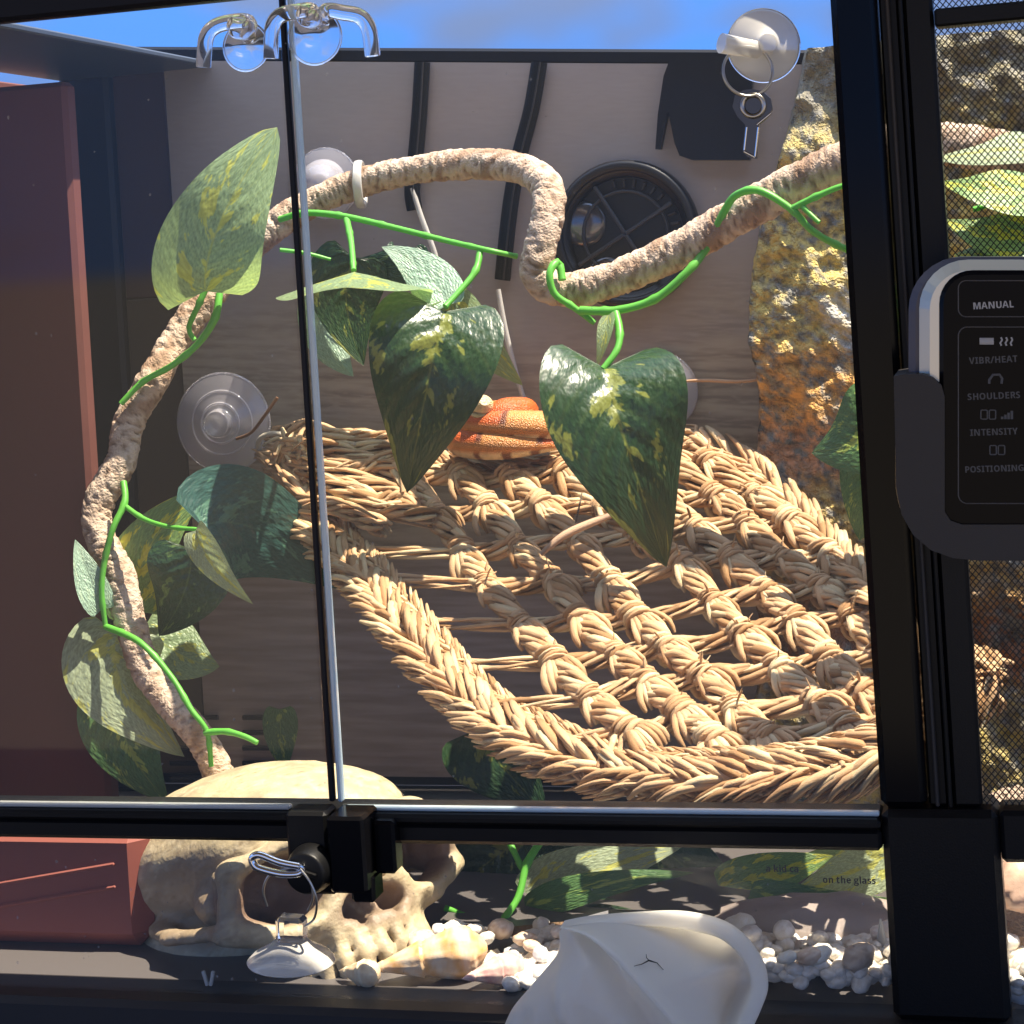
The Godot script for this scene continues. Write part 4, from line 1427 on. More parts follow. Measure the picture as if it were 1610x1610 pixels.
func skull() -> void:
	var t := thing("skull", "weathered resin human skull ornament standing on the floor behind the lock", "skull")
	var o := at(448, 1392, -0.105)
	t.transform = Transform3D(Basis(Vector3.UP, TH + 0.70) * Basis(Vector3.RIGHT, -0.30), o)
	var sc := Vector3(1.17, 0.70, 1.17) * 0.001
	var mb := MB.new()
	var paint := func(p: Vector3, nn: Vector3) -> Color:
		var a := nz(p, 0.03, 4.0)
		var b := nz(p, 0.12, 9.0)
		var col := Color(0.50, 0.41, 0.25).lerp(Color(0.36, 0.29, 0.185), clampf(0.5 + a * 1.4, 0, 1))
		col = col.lerp(Color(0.62, 0.53, 0.36), clampf(b * 1.4, 0, 0.6))
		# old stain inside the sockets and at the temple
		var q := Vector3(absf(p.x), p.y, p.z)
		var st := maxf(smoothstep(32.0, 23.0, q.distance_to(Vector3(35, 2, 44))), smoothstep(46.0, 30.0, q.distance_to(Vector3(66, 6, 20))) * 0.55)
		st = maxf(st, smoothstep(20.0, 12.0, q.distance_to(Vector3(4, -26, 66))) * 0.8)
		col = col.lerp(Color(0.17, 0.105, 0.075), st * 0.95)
		# wandering cracks
		var cr_ := absf(nz(p, 0.022, 14.0))
		if p.y > 10: col = col.lerp(Color(0.22, 0.15, 0.08), smoothstep(0.02, 0.0, cr_) * 0.7)
		return col
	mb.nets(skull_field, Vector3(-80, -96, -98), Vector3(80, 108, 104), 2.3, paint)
	for k in mb.v.size():
		mb.v[k] = mb.v[k] * sc
		mb.n[k] = (mb.n[k] / sc).normalized()
	part("cranium", mb, M.skull_resin, t)

func blob(r: Vector3, seed_: float, rough: float, c0: Color, c1: Color) -> MB:
	var mb := MB.new()
	var nu := 21
	var nv := 13
	var p := PackedVector3Array()
	var cols := PackedColorArray()
	for j in nv:
		var la := PI * j / (nv - 1)
		for i in nu:
			var f := TAU * (i % (nu - 1)) / (nu - 1)
			var d := Vector3(sin(la) * cos(f), cos(la), sin(la) * sin(f))
			var k := 1.0 + rough * nz(d, 1.3, seed_) + rough * 0.4 * nz(d, 4.0, seed_)
			p.append(d * r * k)
			cols.append(c0.lerp(c1, clampf(0.5 + 1.6 * nz(d, 1.8, seed_ + 5.0), 0, 1)))
	mb.grid(p, nu, nv, true, Color.WHITE, cols)
	return mb

func shell_mesh(len_: float, rad: float, turns: float, c0: Color, c1: Color) -> MB:
	# a spindle shell lying on its side: whorls stepped towards the spire, ribs round the body
	var mb := MB.new()
	var pts := PackedVector3Array()
	var rr := PackedFloat32Array()
	var m := 70
	var sides := 28
	var cols := PackedColorArray()
	for k in m:
		var u := k / (m - 1.0)
		pts.append(Vector3((u - 0.45) * len_, 0, 0))
		var r := pow(u, 0.85) * (1.0 if u < 0.68 else pow(cos((u - 0.68) / 0.32 * PI / 2), 0.7) * 0.92 + 0.08)
		var step_ := fposmod(pow(u, 0.6) * turns, 1.0)
		rr.append(rad * maxf(0.03, r * 1.35) * (0.88 + 0.14 * step_))
		for i in sides + 1:
			var w := 0.5 + 0.5 * sin(u * 26.0 + (i % sides) * TAU / sides) * 0.6 + 0.5 * noise.get_noise_2d(u * 12.0, (i % sides) * 0.4)
			cols.append(c0.lerp(c1, clampf(w, 0, 1)))
	var bump := func(j: int, i: int) -> float: return 1.0 + 0.045 * sin(i * TAU / sides * 9.0 + j * 0.12) * smoothstep(0.05, 0.3, j / (m - 1.0))
	mb.tube(pts, rr, sides, Color.WHITE, 1.0, Vector3.ZERO, cols, true, bump)
	return mb

func floor_things() -> void:
	# pebbles: a bed of small ones nobody could count, and larger ones on it
	var tones := [[Color(0.78, 0.75, 0.70), Color(0.66, 0.6, 0.52)], [Color(0.8, 0.66, 0.52), Color(0.62, 0.42, 0.28)], [Color(0.72, 0.7, 0.7), Color(0.5, 0.5, 0.52)], [Color(0.8, 0.78, 0.72), Color(0.74, 0.68, 0.56)], [Color(0.55, 0.44, 0.34), Color(0.42, 0.32, 0.24)], [Color(0.7, 0.58, 0.5), Color(0.8, 0.74, 0.66)]]
	var shapes := []
	for k in tones.size():
		shapes.append(blob(Vector3(0.0078, 0.0044, 0.0060), k * 3.3, 0.16, tones[k][0], tones[k][1]).mesh())
	var mm := MultiMesh.new()
	mm.transform_format = MultiMesh.TRANSFORM_3D
	mm.mesh = blob(Vector3(0.0062, 0.0040, 0.005), 2.2, 0.15, tones[0][0], tones[0][1]).mesh()
	var spots: Array[Transform3D] = []
	for k in 1700:
		var x := rng.randf_range(-0.085, 0.41)
		var z := -0.016 - 0.085 * pow(rng.randf(), 1.3)
		if x < -0.02 and z < -0.05: continue
		if x < -0.005 and (z > -0.045 or rng.randf() < 0.5): continue
		var heap := 0.004 + 0.014 * smoothstep(-0.03, 0.12, x) * smoothstep(-0.11, -0.04, z)
		spots.append(Transform3D(Basis.from_euler(Vector3(rng.randf() - 0.5, rng.randf() * TAU, rng.randf() - 0.5)).scaled(Vector3.ONE * rng.randf_range(0.45, 1.0)), Vector3(x, heap * rng.randf_range(0.55, 1.0), z)))
	mm.instance_count = spots.size()
	for k in spots.size(): mm.set_instance_transform(k, spots[k])
	var bed := MultiMeshInstance3D.new()
	bed.name = "pebble_bed"
	bed.multimesh = mm
	bed.material_override = M.pebble
	add_child(bed)
	tag(bed, "small white pebbles strewn over the terrarium floor", "pebbles", "", "stuff")
	for k in 70:
		var x := rng.randf_range(-0.07, 0.30)
		var z := -0.012 - 0.075 * rng.randf()
		if x < 0.0: z = -0.048 - 0.03 * rng.randf()
		var o := MeshInstance3D.new()
		o.name = numbered("pebble", self)
		o.mesh = shapes[rng.randi() % shapes.size()]
		o.material_override = M.pebble
		add_child(o, true)
		var heap := 0.010 + 0.012 * smoothstep(-0.03, 0.12, x) * smoothstep(-0.11, -0.04, z)
		o.transform = Transform3D(Basis.from_euler(Vector3(rng.randf() - 0.5, rng.randf() * TAU, rng.randf() - 0.5)).scaled(Vector3.ONE * rng.randf_range(0.6, 1.1)), Vector3(x, heap, z))
		tag(o, ["smooth chalk white pebble", "peach coloured pebble", "grey white pebble", "cream pebble", "tan brown pebble", "pinkish pebble"][shapes.find(o.mesh)] + " on the bed of small pebbles behind the low pane", "pebble", ["chalk white", "peach", "grey white", "cream", "tan brown", "pinkish"][shapes.find(o.mesh)] + " pebbles on the floor")
	var put := func(called: String, label: String, cat: String, mb: MB, at_: Vector3, turn: Vector3) -> Node3D:
		var t := thing(called, label, cat)
		t.transform = Transform3D(Basis.from_euler(turn), at_)
		part("body", mb, M.pebble, t)
		return t
	put.call("sea_shell", "large orange and white spiral shell lying right of the skull", "shell", shell_mesh(0.060, 0.0125, 3.2, Color(0.78, 0.42, 0.14), Color(0.82, 0.68, 0.5)), Vector3(at(668, 1560, -0.032).x, 0.0105, -0.030), Vector3(0.2, 0.35, 0.1))
	put.call("sea_shell", "small cream shell tucked under the front of the skull", "shell", shell_mesh(0.026, 0.007, 2.6, Color(0.78, 0.66, 0.44), Color(0.7, 0.5, 0.3)), Vector3(at(560, 1562, -0.02).x, 0.006, -0.022), Vector3(0, -0.4, 0.1))
	put.call("sea_shell", "pinkish shell beside the large orange shell, nearer the white soft cup", "shell", shell_mesh(0.034, 0.008, 2.8, Color(0.8, 0.62, 0.52), Color(0.6, 0.3, 0.28)), Vector3(at(775, 1562, -0.026).x, 0.0075, -0.024), Vector3(0, 0.7, 0))
	put.call("stone", "rounded cream stone standing among the pebbles behind the orange shell", "stone", blob(Vector3(0.011, 0.011, 0.008), 8.0, 0.2, Color(0.62, 0.55, 0.43), Color(0.52, 0.45, 0.35)), at(768, 1528, -0.062), Vector3(0, 0.3, 0.3))
	put.call("stone", "pale bluish crystal stone between the cream stone and the soft cup", "stone", blob(Vector3(0.010, 0.010, 0.008), 12.0, 0.5, Color(0.7, 0.76, 0.76), Color(0.58, 0.64, 0.66)), at(812, 1520, -0.062), Vector3(0.4, 0.3, 0.6))
	put.call("stone", "white upright stone on the pebbles in front of the grey rock hide", "stone", blob(Vector3(0.0075, 0.010, 0.007), 18.0, 0.2, Color(0.74, 0.68, 0.62), Color(0.66, 0.56, 0.5)), at(1268, 1508, -0.055), Vector3(0.1, 0.3, 0.35))
	put.call("stone", "flat cream stone seen through the low pane right of the corner post", "stone", blob(Vector3(0.020, 0.009, 0.014), 23.0, 0.2, Color(0.75, 0.66, 0.5), Color(0.68, 0.56, 0.4)), at(1615, 1508, -0.05), Vector3(0, 0.3, 0.05))
	put.call("stone", "pinkish block of stone high in the low pane right of the corner post", "stone", blob(Vector3(0.022, 0.013, 0.018), 26.0, 0.3, Color(0.72, 0.5, 0.38), Color(0.66, 0.42, 0.3)), at(1622, 1390, -0.06), Vector3(0, 0.3, 0.05))
	put.call("stone", "grey white stone at the bottom of the low pane right of the corner post", "stone", blob(Vector3(0.018, 0.012, 0.014), 29.0, 0.2, Color(0.55, 0.57, 0.6), Color(0.45, 0.46, 0.48)), at(1618, 1548, -0.04), Vector3(0, 0.1, 0.1))
	# grey-brown hide, and driftwood
	var hide := thing("rock_hide", "smooth grey brown rock hide on the floor behind the pebbles", "rock hide")
	var mb := blob(Vector3(0.058, 0.017, 0.028), 33.0, 0.18, Color(0.34, 0.285, 0.26), Color(0.26, 0.22, 0.205))
	hide.position = at(1300, 1492, -0.095)
	hide.position.y = 0.006
	part("dome", mb, M.pebble, hide)
	hide = thing("rock_hide", "tan block of rock hide seen through the low pane right of the corner post", "rock hide")
	hide.position = at(1640, 1455, -0.11)
	hide.position.y = 0.02
	part("dome", blob(Vector3(0.05, 0.055, 0.03), 37.0, 0.22, Color(0.46, 0.35, 0.27), Color(0.36, 0.26, 0.2)), M.rock, hide)
	var dw := thing("driftwood", "short dark brown piece of driftwood under the floor leaves", "driftwood")
	mb = MB.new()
	var p := smooth(path([[700, 1500, -0.105], [770, 1488, -0.10], [840, 1482, -0.10], [910, 1478, -0.10]]), 0.003)
	var cl := PackedColorArray()
	for q in p: cl.append(Color(0.13, 0.075, 0.04).lerp(Color(0.28, 0.18, 0.1), 0.5 + nz(q, 80.0)))
	mb.tube(p, radii(p.size(), 0.008, 0.010), 12, Color.WHITE, 1.0, Vector3.ZERO, cl)
	part("bark", mb, M.bark, dw)

func cup(parent: Node3D, R: float, t: Transform3D, m: Material, hub := true) -> void:
	var mb := MB.new()
	var pr := [[0.0, 0.0012], [R * 0.5, 0.001], [R, 0.0], [R * 1.01, 0.0006], [R * 0.96, 0.0014], [R * 0.72, 0.0030], [R * 0.48, 0.0048], [R * 0.36, 0.0062]]
	if hub: pr += [[R * 0.30, 0.0072], [R * 0.27, 0.0085], [R * 0.27, 0.0125], [R * 0.24, 0.0138], [0.0, 0.0138]]
	else: pr += [[R * 0.2, 0.0078], [0.0, 0.0082]]
	mb.lathe(pr, t, 56, Color.WHITE)
	part("cup", mb, m, parent)
	mb = MB.new()
	var ring := PackedVector3Array()
	for k in 49: ring.append(t * Vector3(cos(TAU * k / 48) * R, 0.0008, sin(TAU * k / 48) * R))
	mb.tube(ring, radii(49, 0.0007), 6, Color.WHITE)
	part("rim", mb, M.clear_plastic, parent)

func ring_of(c: Vector3, ax: Vector3, r: float, w: float) -> MB:
	var mb := MB.new()
	var a := ax.normalized()
	var u := a.cross(Vector3.UP if absf(a.y) < 0.9 else Vector3.RIGHT).normalized()
	var v := a.cross(u)
	var p := PackedVector3Array()
	for k in 41: p.append(c + (u * cos(TAU * k / 40) + v * sin(TAU * k / 40)) * r)
	mb.tube(p, radii(41, w), 8, Color.WHITE)
	return mb

func hook_arm(parent: Node3D, pp: Array) -> void:
	var mb := MB.new()
	var p := smooth(path(pp), 0.0012)
	mb.tube(p, radii(p.size(), 0.0038), 14, Color.WHITE, 0.8, Vector3.BACK)
	part("hook", mb, M.clear_plastic, parent)

func cups_and_hooks() -> void:
	var out := Basis(Vector3.RIGHT, PI / 2)
	# the hammock's two visible cups
	var t := thing("suction_cup", "large clear suction cup holding the left corner of the hammock", "suction cup", "clear suction cups")
	var c := at(352, 664, -0.338)
	cup(t, 0.0335, Transform3D(out, c), M.clear_sheet)
	for e in [[0.0215, 0.0032], [0.0135, 0.0062]]: part("ridge", ring_of(c + Vector3(0, 0, e[1]), Vector3(0, 0, 1), e[0], 0.0009), M.clear_sheet, t)
	var mb := MB.new()
	mb.lathe([[0.0, 0.024], [0.0055, 0.024], [0.0066, 0.022], [0.0066, 0.012], [0.004, 0.010], [0.004, 0.004], [0.0, 0.004]], Transform3D(out, c), 24, Color.WHITE)
	part("hub", mb, M.clear_plastic, t)
	mb = MB.new()
	mb.tube(smooth(path([[372, 690, -0.315], [395, 680, -0.31], [415, 655, -0.305], [436, 625, -0.305]]), 0.002), radii(smooth(path([[372, 690, -0.315], [395, 680, -0.31], [415, 655, -0.305], [436, 625, -0.305]]), 0.002).size(), 0.0011), 8, Color.WHITE)
	part("wire_hook", mb, mat("rust", Color(0.28, 0.15, 0.08), 0.5, 0.6), t)
	t = thing("suction_cup", "clear suction cup on the back wall half hidden by the right hanging leaf", "suction cup", "clear suction cups")
	cup(t, 0.0250, Transform3D(out, at(1036, 615, -0.346)), M.clear_sheet)
	t = thing("suction_cup", "clear domed suction cup holding the vine to the back wall by the glass seam", "suction cup", "clear suction cups")
	c = at(512, 288, -0.346)
	cup(t, 0.0235, Transform3D(out, c), M.clear_sheet)
	mb = MB.new()
	var br := []
	for k in 9: br.append([0.016 * cos(PI / 2 * k / 8), 0.004 + 0.018 * sin(PI / 2 * k / 8)])
	mb.lathe(br, Transform3D(out, c), 32, Color.WHITE)
	part("dome", mb, M.clear_sheet, t)
	var arc := PackedVector3Array()
	var vc := at(566, 290, -0.296)
	for k in 25:
		var f := TAU * k / 24
		arc.append(vc + Vector3(0.003 * sin(f), cos(f) * 0.0145, sin(f) * 0.0145))
	mb = MB.new()
	mb.tube(arc, radii(25, 0.0030), 8, Color.WHITE, 0.4)
	part("strap", mb, M.milky, t)
	# two double hooks high on the glass
	t = thing("suction_hook", "clear double suction hook on the left glass door", "hook", "clear hooks on the glass doors")
	cup(t, 0.0115, Transform3D(out, at(388, 74, 0.0046)), M.clear_plastic, false)
	hook_arm(t, [[388, 62, 0.010], [392, 36, 0.016], [368, 34, 0.019], [338, 42, 0.021], [324, 60, 0.022], [320, 106, 0.022]])
	mb = MB.new()
	mb.lathe([[0.0, 0.016], [0.005, 0.016], [0.006, 0.014], [0.006, 0.004], [0.0, 0.004]], Transform3D(out, at(392, 46, 0.0046)), 20, Color.WHITE)
	part("hub", mb, M.clear_plastic, t)
	t = thing("suction_hook", "clear double suction hook straddling the seam between the two glass doors", "hook", "clear hooks on the glass doors")
	cup(t, 0.0132, Transform3D(out, at(496, 58, 0.0046)), M.clear_plastic, false)
	hook_arm(t, [[488, 40, 0.010], [492, 18, 0.016], [468, 18, 0.019], [440, 25, 0.021], [428, 44, 0.022], [426, 92, 0.022]])
	hook_arm(t, [[505, 40, 0.010], [512, 18, 0.016], [540, 20, 0.018], [566, 26, 0.019], [580, 46, 0.019], [586, 88, 0.019]])
	mb = MB.new()
	mb.lathe([[0.0, 0.016], [0.005, 0.016], [0.006, 0.014], [0.006, 0.004], [0.0, 0.004]], Transform3D(out, at(500, 28, 0.0046)), 20, Color.WHITE)
	part("hub", mb, M.clear_plastic, t)
	# the milky hook that holds the key
	t = thing("suction_hook", "milky white suction hook holding a key near the right post", "hook", "clear hooks on the glass doors")
	c = at(1200, 72, 0.0046)
	cup(t, 0.0162, Transform3D(Basis(Vector3.UP, 0.30) * out, c), M.milky)
	mb = MB.new()
	var p := smooth(path([[1190, 78, 0.014], [1165, 74, 0.022], [1134, 68, 0.028]]), 0.001)
	mb.tube(p, radii(p.size(), 0.0040, 0.0046), 14, Color.WHITE)
	part("pin", mb, M.milky, t)
	t = thing("key", "small dark metal key hanging from a ring on the milky hook", "key")
	part("key_ring", ring_of(at(1176, 112, 0.018), Vector3(0.35, 0.1, 0.9), 0.0112, 0.0007), M.wire, t)
	var ko := at(1183, 175, 0.016)
	var sh := PackedVector2Array()
	for q in [[1183, 140], [1198, 143], [1212, 155], [1215, 172], [1206, 186], [1194, 196], [1190, 250], [1176, 247], [1168, 238], [1172, 196], [1160, 184], [1152, 168], [1156, 150], [1168, 142]]:
		var e := at(q[0], q[1], 0.016) - ko
		sh.append(Vector2(e.x, e.y))
	mb = MB.new()
	mb.prism(sh, Transform3D(Basis(), ko), -0.001, 0.001, 0.0004)
	part("blade", mb, M.gunmetal, t)
	part("bow_eye", ring_of(at(1184, 166, 0.0175), Vector3(0, 0, 1), 0.0048, 0.0012), M.wire, t)
	mb = MB.new()
	for e in [[[1174, 200], [1170, 236]], [[1192, 200], [1187, 246]], [[1170, 238], [1187, 247]], [[1190, 196], [1212, 178]]]:
		var q := path([[e[0][0], e[0][1], 0.0172], [e[1][0], e[1][1], 0.0172]])
		mb.tube(q, radii(2, 0.0005), 6, Color.WHITE)
	part("edge", mb, M.chrome, t)
	# clasp and hook hanging from the lock
	t = thing("clip_ring", "chrome clip and thin wire ring hanging from the lock knob", "clip")
	mb = MB.new()
	p = smooth(path([[470, 1362, 0.034], [440, 1356, 0.036], [408, 1344, 0.037], [396, 1350, 0.037], [404, 1364, 0.037], [440, 1374, 0.036], [468, 1374, 0.034], [476, 1367, 0.033], [470, 1362, 0.034]]), 0.001)
	mb.tube(p, radii(p.size(), 0.0018), 10, Color.WHITE)
	part("clip", mb, M.chrome, t)
	mb = MB.new()
	p = smooth(path([[420, 1425, 0.033], [414, 1400, 0.034], [424, 1376, 0.034], [450, 1366, 0.034], [472, 1368, 0.034], [488, 1388, 0.034], [492, 1412, 0.034], [484, 1432, 0.033]]), 0.001)
	mb.tube(p, radii(p.size(), 0.0006), 8, Color.WHITE)
	p = smooth(path([[472, 1366, 0.035], [488, 1388, 0.036], [498, 1416, 0.036], [494, 1444, 0.034], [480, 1456, 0.032]]), 0.001)
	mb.tube(p, radii(p.size(), 0.0006), 8, Color.WHITE)
	part("wire_ring", mb, M.wire, t)
	t = thing("suction_hook", "clear suction cup hanging upside down from the ring under the lock", "hook", "clear hooks on the glass doors")
	c = at(458, 1512, 0.028)
	mb = MB.new()
	mb.lathe([[0.0, 0.003], [0.012, 0.0012], [0.0205, 0.0], [0.0208, 0.0007], [0.018, 0.0035], [0.011, 0.0075], [0.008, 0.010], [0.0, 0.0105]], Transform3D(Basis(Vector3.BACK, -0.05), c), 48, Color.WHITE)
	part("cup", mb, M.milky, t)
	mb = MB.new()
	mb.box(Transform3D(Basis(Vector3.BACK, -0.05), c + Vector3(0.0012, 0.0155, 0)), Vector3(0.0135, 0.0125, 0.010), 0.0018)
	part("hub", mb, M.clear_plastic, t)
	# two little clear pegs inside the low pane
	var k := 0
	for q in [[328, 1538, -0.008], [1386, 1474, -0.05]]:
		t = thing("clear_peg", ["tiny white v shaped peg at the foot of the low pane left of the lock", "tiny white cone shaped peg near the corner post above the pebbles"][k], "peg")
		mb = MB.new()
		var o := at(q[0], q[1], q[2])
		if k == 0:
			mb.box(Transform3D(Basis(Vector3.BACK, 0.25), o + Vector3(-0.0018, 0, 0)), Vector3(0.0017, 0.0075, 0.0017), 0.0003)
			mb.box(Transform3D(Basis(Vector3.BACK, -0.25), o + Vector3(0.0018, 0, 0)), Vector3(0.0017, 0.0075, 0.0017), 0.0003)
		else:
			mb.lathe([[0.0, 0.009], [0.0005, 0.0088], [0.0024, -0.002], [0.0022, -0.0032], [0.0, -0.0032]], Transform3D(Basis(), o), 16, Color.WHITE)
		part("body", mb, M.seal_grey, t)
		k += 1
	# faint notice printed on the low pane
	t = thing("glass_notice", "faint small grey notice printed on the low pane left of the corner post", "notice")
	var rows := [["a kid can", 1215, 1352], ["open the door", 1205, 1368], ["or sit on the glass", 1320, 1383], ["keep it closed", 1200, 1399]]
	rows = [["a kid ca", 1230, 1366], ["on the glass", 1335, 1384]]
	for r in rows:
		var tm := text(r[0], 0.0030)
		var o := part("print", tm, mat("notice_ink", Color(0.09, 0.085, 0.075), 0.7) if not M.has("notice_ink") else M.notice_ink, t)
		o.position = at(r[1], r[2], -0.0006 + 0.0012)

func text(s: String, height: float) -> TextMesh:
	var tm := TextMesh.new()
	var f := SystemFont.new()
	f.font_names = PackedStringArray(["Droid Sans"])
	f.font_weight = 700
	tm.font = f
	tm.font_size = 32
	tm.pixel_size = height / 23.0
	tm.depth = 0.0001
	tm.text = s
	return tm

func round_rect(x0: float, y0: float, x1: float, y1: float, r: float, z: float, o: Vector3) -> PackedVector2Array:
	var out := PackedVector2Array()
	for q in [[x1 - r, y0 + r, -90], [x1 - r, y1 - r, 0], [x0 + r, y1 - r, 90], [x0 + r, y0 + r, 180]]:
		for k in 9:
			var a := deg_to_rad(q[2] + k * 11.25)
			var e := at(q[0] + cos(a) * r, q[1] + sin(a) * r, z) - o
			out.append(Vector2(e.x, e.y))
	return out

func remote() -> void:
	var z := 0.05
	var o := at(1580, 640, z)
	var fr := Transform3D(Basis(), o)
	var t := thing("remote_control", "black touch remote control with champagne metal edge at the right", "remote control")
	var mb := MB.new()
	mb.prism(round_rect(1428, 404, 1790, 862, 84, z, o), fr, -0.016, 0.001, 0.003)
	part("back_shell", mb, mat("violet_grey", Color(0.075, 0.07, 0.095), 0.3), t)
	mb = MB.new()
	mb.prism(round_rect(1446, 408, 1785, 858, 76, z, o), fr, 0.001, 0.008, 0.0045)
	part("metal_edge", mb, M.tin, t)
	mb = MB.new()
	mb.prism(round_rect(1478, 424, 1780, 850, 52, z, o), fr, 0.006, 0.0105, 0.0018)
	part("face_panel", mb, M.panel_black, t)
	var line := func(x0: float, y0: float, x1: float, y1: float, r: float, w: float, m: Material, called: String) -> void:
		var q := round_rect(x0, y0, x1, y1, r, z, o)
		var p := PackedVector3Array()
		for e in q: p.append(o + Vector3(e.x, e.y, 0.0106))
		p.append(p[0])
		var b := MB.new()
		b.tube(p, radii(p.size(), w), 6, Color.WHITE, 0.5, Vector3.BACK)
		part(called, b, m, t)
	var grey := mat("frame_print", Color(0.07, 0.066, 0.068), 0.5)
	line.call(1508, 440, 1700, 496, 12, 0.00028, grey, "panel_frame")
	line.call(1508, 512, 1700, 786, 14, 0.00028, grey, "panel_frame")
	var print_ := func(s: String, x: float, y: float, h: float, m: Material) -> void:
		var b := part("lettering", text(s, h), m, t)
		var e := at(x, y, z) - o
		b.position = o + Vector3(e.x, e.y, 0.01062)
	print_.call("MANUAL", 1562, 478, 0.0028, M.pale_print)
	print_.call("AUTO", 1660, 478, 0.0028, M.pale_print) if false else null
	print_.call("VIBR/HEAT", 1562, 563, 0.0027, M.dim_print)
	print_.call("SHOULDERS", 1563, 619, 0.0027, M.dim_print)
	print_.call("INTENSITY", 1563, 675, 0.0027, M.dim_print)
	print_.call("POSITIONING", 1564, 732, 0.0026, M.dim_print)
	var flat := func(pts: Array, w: float, m: Material) -> void:
		var b := MB.new()
		var p := PackedVector3Array()
		for q in pts:
			var e := at(q[0], q[1], z) - o
			p.append(o + Vector3(e.x, e.y, 0.0106))
		b.tube(p, radii(p.size(), w), 6, Color.WHITE, 0.4, Vector3.BACK)
		part("icon", b, m, t)
	for k in 3: flat.call([[1574 + k * 8, 528], [1576 + k * 8, 532], [1573 + k * 8, 537], [1575 + k * 8, 541]] if true else [], 0.00042, M.pale_print)
	flat.call([[1541, 534], [1563, 534]], 0.0016, M.pale_print)
	flat.call([[1556, 600], [1556, 594], [1562, 586], [1572, 586], [1576, 592], [1575, 600]], 0.0006, M.dim_print)
	line.call(1543, 641, 1553, 655, 2, 0.0003, M.dim_print, "icon")
	line.call(1556, 641, 1566, 655, 2, 0.0003, M.dim_print, "icon")
	for k in 4: flat.call([[1576 + k * 5, 655], [1576 + k * 5, 651 - k * 3]], 0.0006, M.dim_print)
	line.call(1557, 696, 1567, 710, 2, 0.0003, M.dim_print, "icon")
	line.call(1570, 696, 1580, 710, 2, 0.0003, M.dim_print, "icon")
	# the cradle it stands in
	t = thing("remote_cradle", "charcoal cradle wrapped round the lower part of the remote control", "cradle")
	mb = MB.new()
	var ol := PackedVector2Array()
	for q in [[1408, 588], [1425, 585], [1452, 585], [1468, 590], [1482, 602], [1487, 620], [1487, 798], [1496, 812], [1514, 818], [1790, 818], [1790, 874], [1540, 874], [1500, 870], [1466, 858], [1438, 834], [1420, 802], [1412, 760]]:
		var e := at(q[0], q[1], z) - o
		ol.append(Vector2(e.x, e.y))
	mb.prism(ol, fr, -0.024, 0.012, 0.0015)
	part("shell", mb, M.charcoal, t)
	mb = MB.new()
	mb.tube(smooth(path([[1411, 700, 0.046], [1413, 770, 0.047], [1424, 808, 0.048], [1444, 838, 0.05], [1470, 858, 0.05], [1504, 870, 0.05]]), 0.002), radii(smooth(path([[1411, 700, 0.046], [1413, 770, 0.047], [1424, 808, 0.048], [1444, 838, 0.05], [1470, 858, 0.05], [1504, 870, 0.05]]), 0.002).size(), 0.0009, 0.0016), 8, Color.WHITE)
	part("trim", mb, M.gunmetal, t)
	mb = MB.new()
	mb.prism(round_rect(1560, 560, 1700, 780, 30, z, o), fr, -0.046, -0.0242, 0.001)
	part("bracket", mb, M.black_plastic, t)

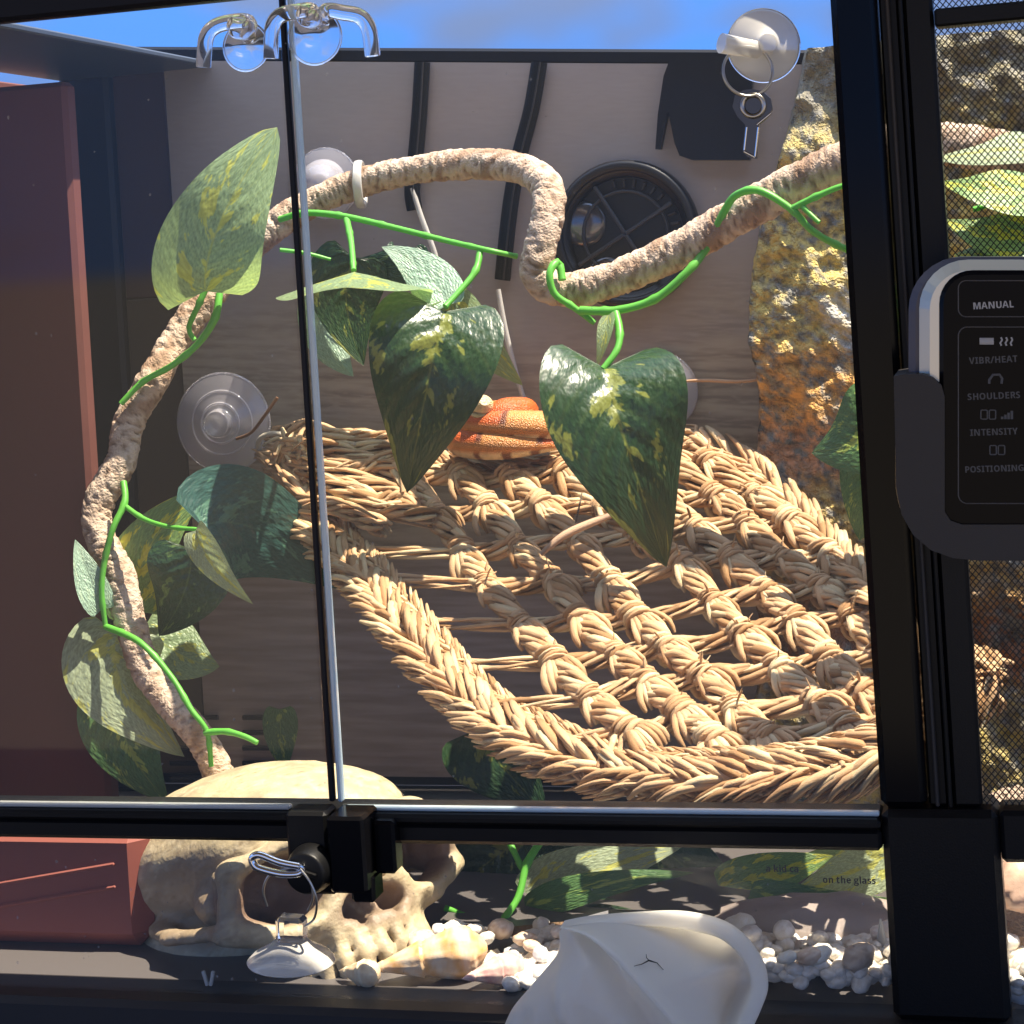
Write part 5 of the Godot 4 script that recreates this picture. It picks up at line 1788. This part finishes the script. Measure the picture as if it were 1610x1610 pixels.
func bag() -> void:
	# a soft pouch: its far lip curls over at the top and right, its near lip runs as a ridge across it, and its front hangs down at the left
	var t := thing("soft_pouch", "crumpled translucent white silicone pouch in front of the low pane", "pouch")
	var even := func(a: Array, n: int) -> PackedVector3Array:
		var c := smooth(path(a), 0.0006)
		var out := PackedVector3Array()
		for k in n: out.append(c[int(round(float(k) / (n - 1) * (c.size() - 1)))])
		return out
	var nu := 64
	var cb: PackedVector3Array = even.call([[884, 1453, 0.058], [925, 1444, 0.050], [985, 1436, 0.040], [1075, 1433, 0.034], [1148, 1453, 0.036], [1194, 1500, 0.042], [1208, 1548, 0.050], [1196, 1590, 0.058], [1172, 1640, 0.066], [1150, 1690, 0.07]], nu)
	var cf: PackedVector3Array = even.call([[886, 1458, 0.060], [925, 1468, 0.068], [968, 1500, 0.076], [1015, 1552, 0.081], [1062, 1606, 0.084], [1120, 1680, 0.084]], nu)
	var cl: PackedVector3Array = even.call([[880, 1464, 0.056], [876, 1500, 0.056], [838, 1546, 0.056], [803, 1590, 0.056], [785, 1640, 0.056], [775, 1700, 0.056]], nu)
	var mid := at(1080, 1530, 0.05)
	var rows: Array[PackedVector3Array] = []
	for k in 8:      # the curled far lip
		var row := PackedVector3Array()
		for u in nu:
			var e := cb[u] - mid
			e.z = 0
			e = e.normalized() * 0.0042 * smoothstep(0.0, 0.25, u / (nu - 1.0))
			var a := -1.2 + k * 0.5
			row.append(cb[u] - e + e * cos(a) + Vector3(0, 0, sin(a) * 0.0050))
		rows.append(row)
	for k in range(1, 23):      # the inside
		var v := k / 23.0
		var row := PackedVector3Array()
		for u in nu:
			var w := u / (nu - 1.0)
			var p := rows[7][u].lerp(cf[u], v)
			var open := smoothstep(0.0, 0.3, w) * (1.0 - 0.7 * smoothstep(0.8, 1.0, w))
			p.z -= 0.026 * sin(PI * pow(v, 0.7)) * open
			p.z += 0.012 * exp(-pow((w - 0.70 + 0.12 * v) / 0.055, 2.0)) * sin(PI * v) - 0.005 * exp(-pow((w - 0.58) / 0.07, 2.0)) * sin(PI * v)
			p.z += 0.003 * nz(p, 34.0) * open
			row.append(p)
		rows.append(row)
	for k in 4:      # over the near lip
		var row := PackedVector3Array()
		for u in nu:
			row.append(cf[u] + Vector3(-0.0010 * k, 0.0010 - 0.0004 * k, 0.0022 - 0.0005 * (k - 1) * (k - 1)))
		rows.append(row)
	for k in range(1, 25):      # the front
		var v := k / 24.0
		var row := PackedVector3Array()
		for u in nu:
			var w := u / (nu - 1.0)
			var p := cf[u].lerp(cl[u], v)
			p.z += 0.016 * sin(PI * v) * smoothstep(0.0, 0.5, w) - 0.010 * exp(-pow((v - 0.14) / 0.09, 2.0)) * smoothstep(0.03, 0.2, w)
			p.z += 0.004 * exp(-pow((v - 0.72 + 0.3 * w) / 0.05, 2.0)) * smoothstep(0.15, 0.4, w)
			p.z += 0.0028 * nz(p, 40.0)
			row.append(p)
		rows.append(row)
	for k in range(1, 5):      # and round behind
		var row := PackedVector3Array()
		for u in nu: row.append(cl[u] + Vector3(0.001 * k * k, 0, -0.007 * k))
		rows.append(row)
	var pts := PackedVector3Array()
	for r in rows: pts.append_array(r)
	var mb := MB.new()
	mb.grid(pts, nu, rows.size(), false, Color.WHITE)
	part("film", mb, M.silicone, t)
	t = thing("hair_mark", "tiny dark bent hair on the white silicone pouch", "hair")
	mb = MB.new()
	var q := PackedVector3Array()
	for e in [[997, 1519], [1009, 1516], [1020, 1510], [1033, 1514], [1043, 1525]]:
		var best := 1e9
		var zz := 0.06
		for k in range(10, 30):
			for p in rows[k]:
				var w := p - eye
				var gap := Vector2(805.0 + FOC * w.dot(cr) / w.dot(fwd) - e[0], 395.0 - FOC * w.dot(cu) / w.dot(fwd) - e[1]).length() - p.z * 40.0
				if gap < best:
					best = gap
					zz = p.z
		q.append(at(e[0], e[1], zz + 0.0012))
	mb.tube(q, PackedFloat32Array([0.00012, 0.0002, 0.00034, 0.00022, 0.00012]), 6, Color(0.02, 0.018, 0.016))
	mb.tube(PackedVector3Array([q[2], q[2].lerp(q[0], 0.12) + Vector3(0, 0.0016, 0.0004), q[2] + Vector3(-0.0008, 0.0030, 0.0008)]), PackedFloat32Array([0.0002, 0.00018, 0.0001]), 6, Color(0.02, 0.018, 0.016))
	part("strand", mb, M.bark, t)
